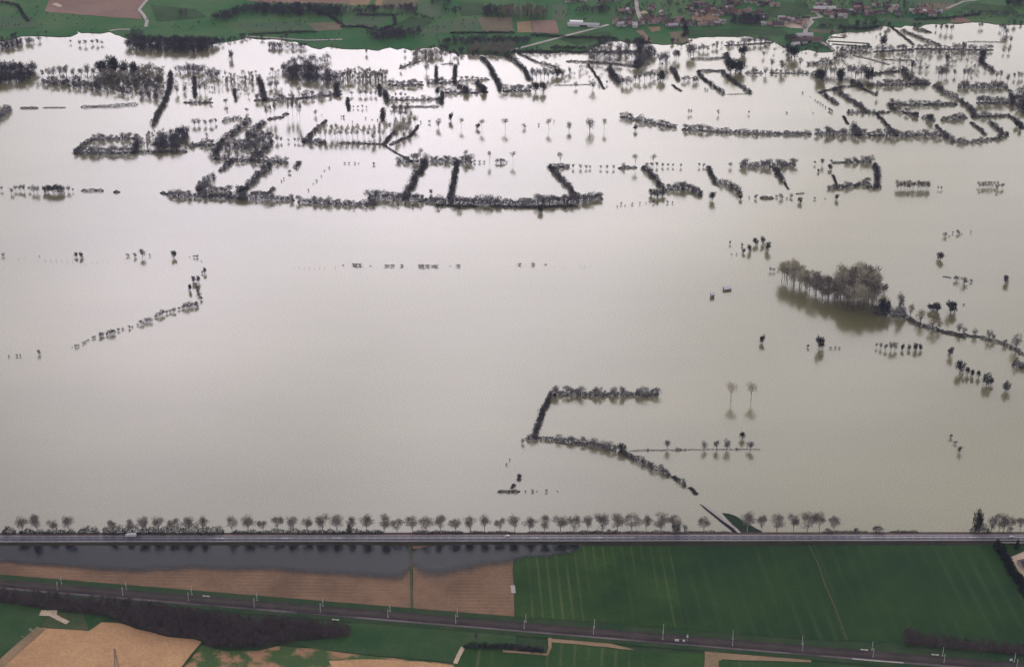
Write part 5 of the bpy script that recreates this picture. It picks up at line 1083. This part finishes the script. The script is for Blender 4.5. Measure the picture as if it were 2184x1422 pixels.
# ------------------------------------------------------------------ village houses
def gable(w, d, hw, hr, ov=.4):
    wl = MB().box(-w/2, w/2, -d/2, d/2, 0, hw); wl.add([(-w/2,-d/2,hw),(-w/2,d/2,hw),(-w/2,0,hw+hr-.15),(w/2,-d/2,hw),(w/2,d/2,hw),(w/2,0,hw+hr-.15)], [(0,2,1),(3,4,5)])
    a, b_ = w/2+ov, d/2+ov; rf = MB(); e = hw-.25; t_ = .25
    V = [(-a,-b_,e),(a,-b_,e),(a,0,hw+hr),(-a,0,hw+hr),(-a,b_,e),(a,b_,e)]
    V2 = [(x, y, z+t_) for x, y, z in V]
    rf.add(V+V2, [(3,2,1,0),(4,5,2,3),(6,7,8,9),(9,8,11,10),(0,1,7,6),(5,4,10,11),(1,2,8,7),(2,5,11,8),(3,0,6,9),(4,3,9,10)])
    return wl, rf
HV = []
for i, (w, d, hw, hr) in enumerate(((9,6.2,3.8,2.0),(11,6.6,4.2,2.2),(8,6.4,4.2,2.2),(15,7,3.4,2.1),(6,5,2.8,1.6))):
    wl, rf = gable(w, d, hw, hr)
    ch = MB().box(w*.22, w*.22+.8, -.4, .4, hw+hr-.8, hw+hr+1.1); win = MB().box(-.5, .5, -.06, .06, 0, 1.3); dr = MB().box(-.5, .5, -.06, .06, 0, 2.1)
    HV.append((wl, rf, ch.mesh('chimney', M['wall'][2]), win.mesh('window', M['glass']), dr.mesh('door', M['door']), w, d, hw))
HM = {}
def house(P, rz, v, wm, rm, label, group, name='village_house'):
    wl, rf, ch, win, dr, w, d, hw = HV[v]
    for key, mb, mm in (((v, 'w', wm), wl, M['wall'][wm]), ((v, 'r', rm), rf, M['roof'][rm])):
        if key not in HM: HM[key] = mb.mesh('walls' if key[1] == 'w' else 'roof', mm)
    e = link(name, None, label=label, cat='house', group=group, loc=P); e.rotation_euler = (0, 0, rz)
    link('walls', HM[(v, 'w', wm)], e); r2 = link('roof', HM[(v, 'r', rm)], e); link('chimney', ch, r2)
    for k in (-.3, .05, .34): link('window', win, e, loc=(w*k, -d/2-.02, 1.0+(hw > 4.6)*1.6))
    link('door', dr, e, loc=(-w*.12, -d/2-.03, 0))
HC = [
 ('R2','1455,12 1500,8 1540,6 1640,10 1680,14 1700,6','the row at the top edge west of the village road'),
 ('R2','1745,152 1765,164 1790,150 1800,168 1825,140 1840,162 1862,150 1870,170 1890,158 1780,80 1820,78 1850,80','the first hamlet beside the village road'),
 ('R2','1945,135 1965,120 1985,150 2010,138 2030,122 2040,100 2060,142 2085,165 2100,145 2110,172 2130,150 2150,130 2175,150 1980,60','the cluster east of the village road'),
 ('R3','20,160 45,150 70,165 100,155 130,162 165,155 195,163 225,158 255,150','the lower village lane above the meadow'),
 ('R3','30,60 60,50 100,40 140,40 70,90 100,95 130,85 165,70 200,75 215,100 250,70 280,60','the pale upper village yard'),
 ('R3','290,85 330,80 370,90 420,80 460,95 490,80 320,20 360,30 420,15 470,20 505,35 540,25 590,40 560,12','the upper village centre'),
 ('R3','515,120 535,160 560,165 590,160 620,165 650,135 665,150 690,140 720,135 745,155 770,150 790,130','the red cluster around the looping lane'),
 ('R3','860,80 900,72 930,95 960,110 990,100 1020,112 1000,80 1040,90 1075,75 1090,100 1120,60 1150,75 1180,95 1170,60 1210,100 1240,90 1270,80 1310,60 1340,70 1370,55 1380,95 1250,40 1290,35 1100,45 890,40 930,30','the big eastern village'),
 ('R3','1490,85 1520,80 1550,88 1580,92 1605,100 1630,85 1560,70','the last houses before the bright bay'),
]
r_ = np.random.default_rng(21); nh = 0
RN = ['red', 'brown', 'dark', 'pink', 'pale grey']
for reg, s, nm in HC:
    pp = parse(s); pp = pp+[(x+r_.normal()*16, y+r_.normal()*5-3) for x, y in pp if r_.random() < .75]
    for i, (x, y) in enumerate(sorted(pp)):
        v = int(r_.integers(5)); rm = int(r_.choice([0, 1, 1, 2, 2, 3, 4])); wm = int(r_.choice([0, 1, 1, 2])); nh += 1
        house(Z(reg, x+r_.normal()*2, y, FZ), r_.choice([0, .2, -.25, .1, 1.4]) + r_.normal()*.1, v, wm, rm, f'{RN[rm]} roofed village house, {ordi(i+1)} from left, in {nm}', f'houses of {nm}'.replace('houses of the', 'houses of the'))
print('houses', nh)
# farm at the waterside, greenhouse and long shed
def shed(reg, x, y, w, d, h, hr, rz, wm, rmat, name, label, cat, z=FZ):
    wl, rf = gable(w, d, h, hr); e = link(name, None, label=label, cat=cat, loc=Z(reg, x, y, z)); e.rotation_euler = (0, 0, rz)
    wl.obj('walls', wm, e); rf.obj('roof', rmat, e)
    g_ = MB().box(-w*.12, w*.12, -d/2-.05, -d/2+.05, 0, h*.8).obj('door', M['door'], e)
shed('V2',1200,345,26,10,4,2.4,.1,M['wall'][1],M['concrete'],'farm_barn','pale roofed farm barn at the waterside lane head','barn')
shed('V2',1230,385,44,12,4,2.6,.05,M['wall'][2],M['roof'][1],'farm_barn','long brown roofed barn of the waterside farm','barn')
shed('V2',1160,400,22,10,4,2.4,.1,M['wall'][1],M['roof'][2],'farm_barn','dark roofed barn at the left of the waterside farm','barn')
shed('V2',1120,425,12,8,3.2,2,.3,M['wall'][1],M['concrete'],'farm_shed','small pale shed left of the waterside farm','shed')
shed('V1',1155,243,48,9,3.5,1.6,-.08,M['white'],M['concrete'],'long_shed','long low white shed in the far meadow','shed')
shed('V2',1390,100,34,12,5,2,.02,M['white'],M['concrete'],'village_hall','long white roofed hall in the eastern village','hall')
gh = link('greenhouse', None, label='white rounded plastic greenhouse above the long low shed', cat='greenhouse', loc=Z('V1', 1088, 222, FZ)); gh.rotation_euler = (0, 0, -.1)
b_ = MB(); n_ = 9; Vv = []
for x in (-10, 10):
    for i in range(n_): a = math.pi*i/(n_-1); Vv.append((x, 7*math.cos(a), 5*math.sin(a)))
b_.add(Vv, [(i, i+1, n_+i+1, n_+i) for i in range(n_-1)]+[tuple(range(n_))[::-1], tuple(range(n_, 2*n_))]); b_.obj('cover', M['white'], gh)
MB().box(9.98, 10.1, -1.5, 1.5, 0, 2.6).obj('door', M['concrete'], gh)
# two small huts in the flood
for (zx, zy, w, d, h, lab) in ((290, 352, 8.5, 5.5, 2.6, 'larger white hut with pale roof standing in the flood'), (195, 398, 4, 3.6, 3.6, 'small narrow hut with pale roof standing in the flood')):
    e = link('flooded_hut', None, label=lab, cat='hut', group='huts in the flood', loc=Z('R9', zx, zy, -.3)); e.rotation_euler = (0, 0, .25)
    wl, rf = gable(w, d, h, 1.8, .5); wl.obj('walls', M['wall'][2], e); rf.obj('roof', M['white'], e); MB().box(-.6, .6, -d/2-.05, -d/2+.05, .2, 2.4).obj('door', M['door'], e)
# corner house with its yard at the right edge
field('garden_yard', 'B4', '2068,468 2184,418 2500,300 2500,760 2290,740 2184,640 2140,590', F1+.5, M['track_dirt'])
field('garden_lawn', 'B4', '1985,372 2500,362 2500,420 2184,420 2066,462', F1+.45, M['crop2'])
e = link('corner_house', None, label='brown roofed house in the sandy yard at the right edge', cat='house', loc=Z('B4', 2215, 535, F1)); e.rotation_euler = (0, 0, .35)
wl, rf = gable(16, 11, 3.4, 3, .6); wl.obj('walls', M['wall'][0], e); rr_ = rf.obj('roof', M['roof'][2], e); MB().box(3, 3.9, -.4, .4, 5.4, 7.4).obj('chimney', M['wall'][2], rr_)
for k in (-5, -2, 2, 5): MB().box(k-.6, k+.6, -5.56, -5.48, 1, 2.3).obj('window', M['glass'], e)
e = link('garden_wall', None, label='pale low wall between highway and corner garden', cat='wall'); p0 = Z('B4', 1990, 352, 1.6); p1 = Z('B4', 2500, 350, 1.6)
bw = MB(); bw.add([p0, p1, p1+np.array([0,0,1.6]), p0+np.array([0,0,1.6]), p0+np.array([0,.5,0]), p1+np.array([0,.5,0]), p1+np.array([0,.5,1.6]), p0+np.array([0,.5,1.6])], [(0,1,2,3),(5,4,7,6),(3,2,6,7),(4,0,3,7),(1,5,6,2)])
bw.obj('wall_face', M['gravel'], e)

# ------------------------------------------------------------------ vehicles
def wheel(par, x, y, r, w):
    wm = link('wheel', None, par, loc=(x, y, r)); t1 = MB().tube((0,-w/2,0), (0,w/2,0), r, r, 14).obj('tyre', M['rubber'], wm); MB().tube((0,-w/2-.02,0), (0,w/2+.02,0), r*.55, r*.55, 10).obj('rim', M['metal'], wm)
p = rpos(279, .36); lo_ = link('lorry', None, label='white box lorry driving on the highway', cat='lorry', loc=p+np.array([0,0,.06]))
# cab faces west (-x)
MB().box(-3.0, 5.2, -1.25, 1.25, 1.05, 3.75).obj('cargo_box', M['white'], lo_)
cb = MB(); cb.add([(-5.3,-1.15,.5),(-3.15,-1.15,.5),(-3.15,1.15,.5),(-5.3,1.15,.5),(-5.3,-1.15,1.6),(-3.15,-1.15,2.9),(-3.15,1.15,2.9),(-5.3,1.15,1.6),(-4.7,-1.12,2.8),(-4.7,1.12,2.8)],
   [(3,2,1,0),(0,1,5,8,4),(2,3,7,9,6),(4,8,9,7),(8,5,6,9),(0,4,7,3),(1,2,6,5)])
cab = cb.obj('cab', M['white'], lo_)
MB().add([(-5.29,-1.0,1.72),(-5.29,1.0,1.72),(-4.78,1.0,2.68),(-4.78,-1.0,2.68)], [(0,1,2,3)]).obj('windscreen', M['glass'], cab).location.x = -.03
MB().box(-4.7, -3.7, -1.18, -1.14, 1.7, 2.5).obj('side_window', M['glass'], cab)
MB().box(-5.2, 5.1, -.45, .45, .55, 1.04).obj('chassis', M['rubber'], lo_)
for x in (-4.3, 2.6, 3.9):
    for y in (-1.05, 1.05): wheel(lo_, x, y, .5, .32)
def car(u, t, label, m, dirn=1):
    c = link('car', None, label=label, cat='car', group='cars on the highway', loc=rpos(u, t)+np.array([0,0,.06])); c.rotation_euler = (0, 0, 0 if dirn > 0 else math.pi)
    prof = [(-2.1,.35),(2.1,.35),(2.15,.8),(1.3,.95),(.6,1.42),(-1.1,1.45),(-1.8,1.0),(-2.15,.9)]
    b_ = MB(); n_ = len(prof); b_.add([(x,-.85,z) for x, z in prof]+[(x,.85,z) for x, z in prof], [tuple(range(n_)), tuple(range(n_, 2*n_))[::-1]]+[((i+1) % n_, i, n_+i, n_+(i+1) % n_) for i in range(n_)])
    bd = b_.obj('body', m, c)
    MB().add([(1.25,-.75,.99),(1.25,.75,.99),(.64,.75,1.4),(.64,-.75,1.4)], [(0,1,2,3)]).obj('windscreen', M['glass'], bd).location.x = .03
    for y in (-.87, .87): MB().box(-1.0, .6, y-.01, y+.01, .98, 1.35).obj('side_window', M['glass'], bd)
    for x in (-1.35, 1.35):
        for y in (-.78, .78): wheel(c, x, y, .32, .2)
car(1081.5, .36, 'small white car alone on the highway', M['white'], -1)
car(2158, .55, 'white car at the right end of the highway', M['white'], 1)

# ------------------------------------------------------------------ railway masts, cabinets, pylon
def mast_proto():
    post = MB().tube((0,0,0), (0,0,9.6), .26, .22, 6).mesh('post', M['metal'])
    foot = MB().box(-.5, .5, -.5, .5, -.2, .35).mesh('foundation', M['concrete'])
    arm = MB().tube((0,0,7.4), (0,2.9,6.9), .07, .06, 5).tube((0,0,6.2), (0,2.9,6.9), .06, .05, 5).tube((0,0,8.1), (0,2.2,7.0), .05, .05, 4).tube((0,.3,6.0), (0,2.6,5.9), .05, .05, 4).mesh('cantilever_arm', M['metal'])
    ins = MB().tube((0,.35,6.25), (0,.8,6.35), .12, .12, 6).mesh('insulator', M['twig_brown'])
    return post, foot, arm, ins
mp_ = mast_proto(); ang = math.atan2(dax[1], dax[0])
lowr = [('B1','487,745 1040,790 1597,836 2154,888'), ('B2','530,930 1102,978 1676,1024'), ('B3','72,1072 658,1118 1245,1162 1836,1214'), ('B4','308,1260 905,1310 1507,1358 2122,1404')]
uppr = [('B1','521,692 1071,740 1625,784 2178,834'), ('B2','552,882 1120,928 1690,970'), ('B3','86,1018 666,1064 1249,1108 1838,1158'), ('B4','304,1206 897,1252 1494,1302 2102,1352')]
for rowi, (rw, nmr, sgn) in enumerate(((lowr, 'near side', 1), (uppr, 'far side', -1))):
    pts = sorted(nat(reg, x, y) for reg, s in rw for x, y in parse(s))
    d_ = (pts[-1][0]-pts[0][0])/(len(pts)-1)
    for i, (u, v) in enumerate(pts):
        e = link('catenary_mast', None, label=f'pale railway mast, {ordi(i+1)} from the left, on the {nmr} of the tracks', cat='mast', group='masts along the railway', loc=G(u, v, 1.45)); e.rotation_euler = (0, 0, ang if sgn > 0 else ang+math.pi)
        for nm_, me in zip(('post', 'foundation', 'cantilever_arm', 'insulator'), mp_): link(nm_, me, e)
def cabinet(reg, x, y, w, lab, h=1.7):
    e = link('signal_cabinet', None, label=lab, cat='cabinet', group='railway equipment cabinets', loc=Z(reg, x, y, 1.4)); e.rotation_euler = (0, 0, ang)
    MB().box(-w/2, w/2, -.6, .6, .1, h).obj('housing', M['white'], e); MB().box(-w/2-.1, w/2+.1, -.7, .7, h, h+.12).obj('roof', M['concrete'], e); MB().box(-w*.3, w*.3, -.63, -.6, .2, h-.15).obj('door', M['metal'], e)
cabinet('B3', 1364, 1178, 3.4, 'wider white cabinet beside the railway signal')
cabinet('B3', 1423, 1182, 1.8, 'narrow white cabinet next to the railway signal')
cabinet('B4', 2074, 1344, 2.2, 'white cabinet at the last far-side railway mast')
e = link('railway_signal', None, label='slim signal post beside two white railway cabinets', cat='signal', loc=Z('B3', 1452, 1180, 1.4)); e.rotation_euler = (0, 0, ang)
MB().tube((0,0,0), (0,0,5.5), .14, .12, 6).obj('post', M['metal'], e); MB().box(-.45, .45, -.3, .1, 5.5, 7.6).obj('signal_head', M['metal'], e); MB().box(-.9, .9, -.7, .5, 5.3, 5.42).obj('platform', M['metal'], e)
for reg, x, y, lab in (('B4', 832, 1252, 'pale concrete slab beside the far track, first'), ('B4', 1432, 1294, 'pale concrete slab beside the far track, nearest the corner'), ('B1', 1746, 798, 'small pale slab beside the far track at the left'), ('B2', 658, 998, 'small pale debris heap at the scrub wood end')):
    e = link('concrete_slab', None, label=lab, cat='slab', group='slabs beside the railway', loc=Z(reg, x, y, 1.5)); e.rotation_euler = (0, 0, ang)
    MB().box(-3.2, 3.2, -.7, .7, 0, .4).obj('slab_body', M['concrete'], e); MB().box(-1.4, 1.2, -.4, .3, .4, .7).obj('lid', M['gravel'], e)
# lattice pylon whose foot lies below the frame
def pylon():
    top = nat('B1', 968, 1240); base_uv = None
    Hh = 30.0; e = link('lattice_pylon', None, label='grey steel lattice pylon standing in the pale field', cat='pylon')
    # solve for the foot so that the tip lands on the photographed tip
    tip = G(top[0], top[1], SZ+Hh); e.location = (float(tip[0]), float(tip[1]), SZ)
    legs = MB(); br = MB(); lv = [(0, 2.6), (8, 1.9), (15, 1.25), (20, .85), (26, .7), (30, .35)]
    cor = lambda w: [(-w,-w),(w,-w),(w,w),(-w,w)]
    for (z0, w0), (z1, w1) in zip(lv[:-1], lv[1:]):
        a, b_ = cor(w0), cor(w1)
        for i in range(4):
            legs.tube((*a[i], z0), (*b_[i], z1), .16, .14, 4)
            j = (i+1) % 4; n_ = 2 if z1-z0 > 6 else 2
            for k in range(n_):
                f0, f1 = k/n_, (k+1)/n_; L = lambda p, q, f: tuple(p[t]+(q[t]-p[t])*f for t in (0, 1))
                za, zb = z0+(z1-z0)*f0, z0+(z1-z0)*f1
                br.tube((*L(a[i], b_[i], f0), za), (*L(a[j], b_[j], f1), zb), .08, .08, 3); br.tube((*L(a[j], b_[j], f0), za), (*L(a[i], b_[i], f1), zb), .08, .08, 3)
    legs.obj('leg_frame', M['pylon'], e); br.obj('bracing', M['pylon'], e)
    for z, l in ((26.5, 2.2), (22.5, 2.8)):
        ar = MB()
        for s_ in (-1, 1): ar.tube((0, s_*.6, z), (0, s_*l, z+.2), .12, .06, 4).tube((0, s_*.6, z-1.2), (0, s_*l, z+.2), .09, .06, 4)
        ar.obj('crossarm', M['pylon'], e)
pylon()

# ------------------------------------------------------------------ haze
hz = MB().box(-26000, 26000, -18000, 38000, -3.0, CAMH+6)
hm = bpy.data.materials.new('haze'); hm.use_nodes = True; t = hm.node_tree; t.nodes.clear()
o_ = t.nodes.new('ShaderNodeOutputMaterial'); pv = t.nodes.new('ShaderNodeVolumePrincipled')
pv.inputs['Color'].default_value = (.56,.60,.78,1); pv.inputs['Density'].default_value = 2.8e-5; pv.inputs['Anisotropy'].default_value = .25
t.links.new(pv.outputs[0], o_.inputs['Volume'])
HZ = True
if HZ: hz.obj('haze', hm, kind='stuff', label='thin pale blue haze filling the air over the flood plain', cat='haze')
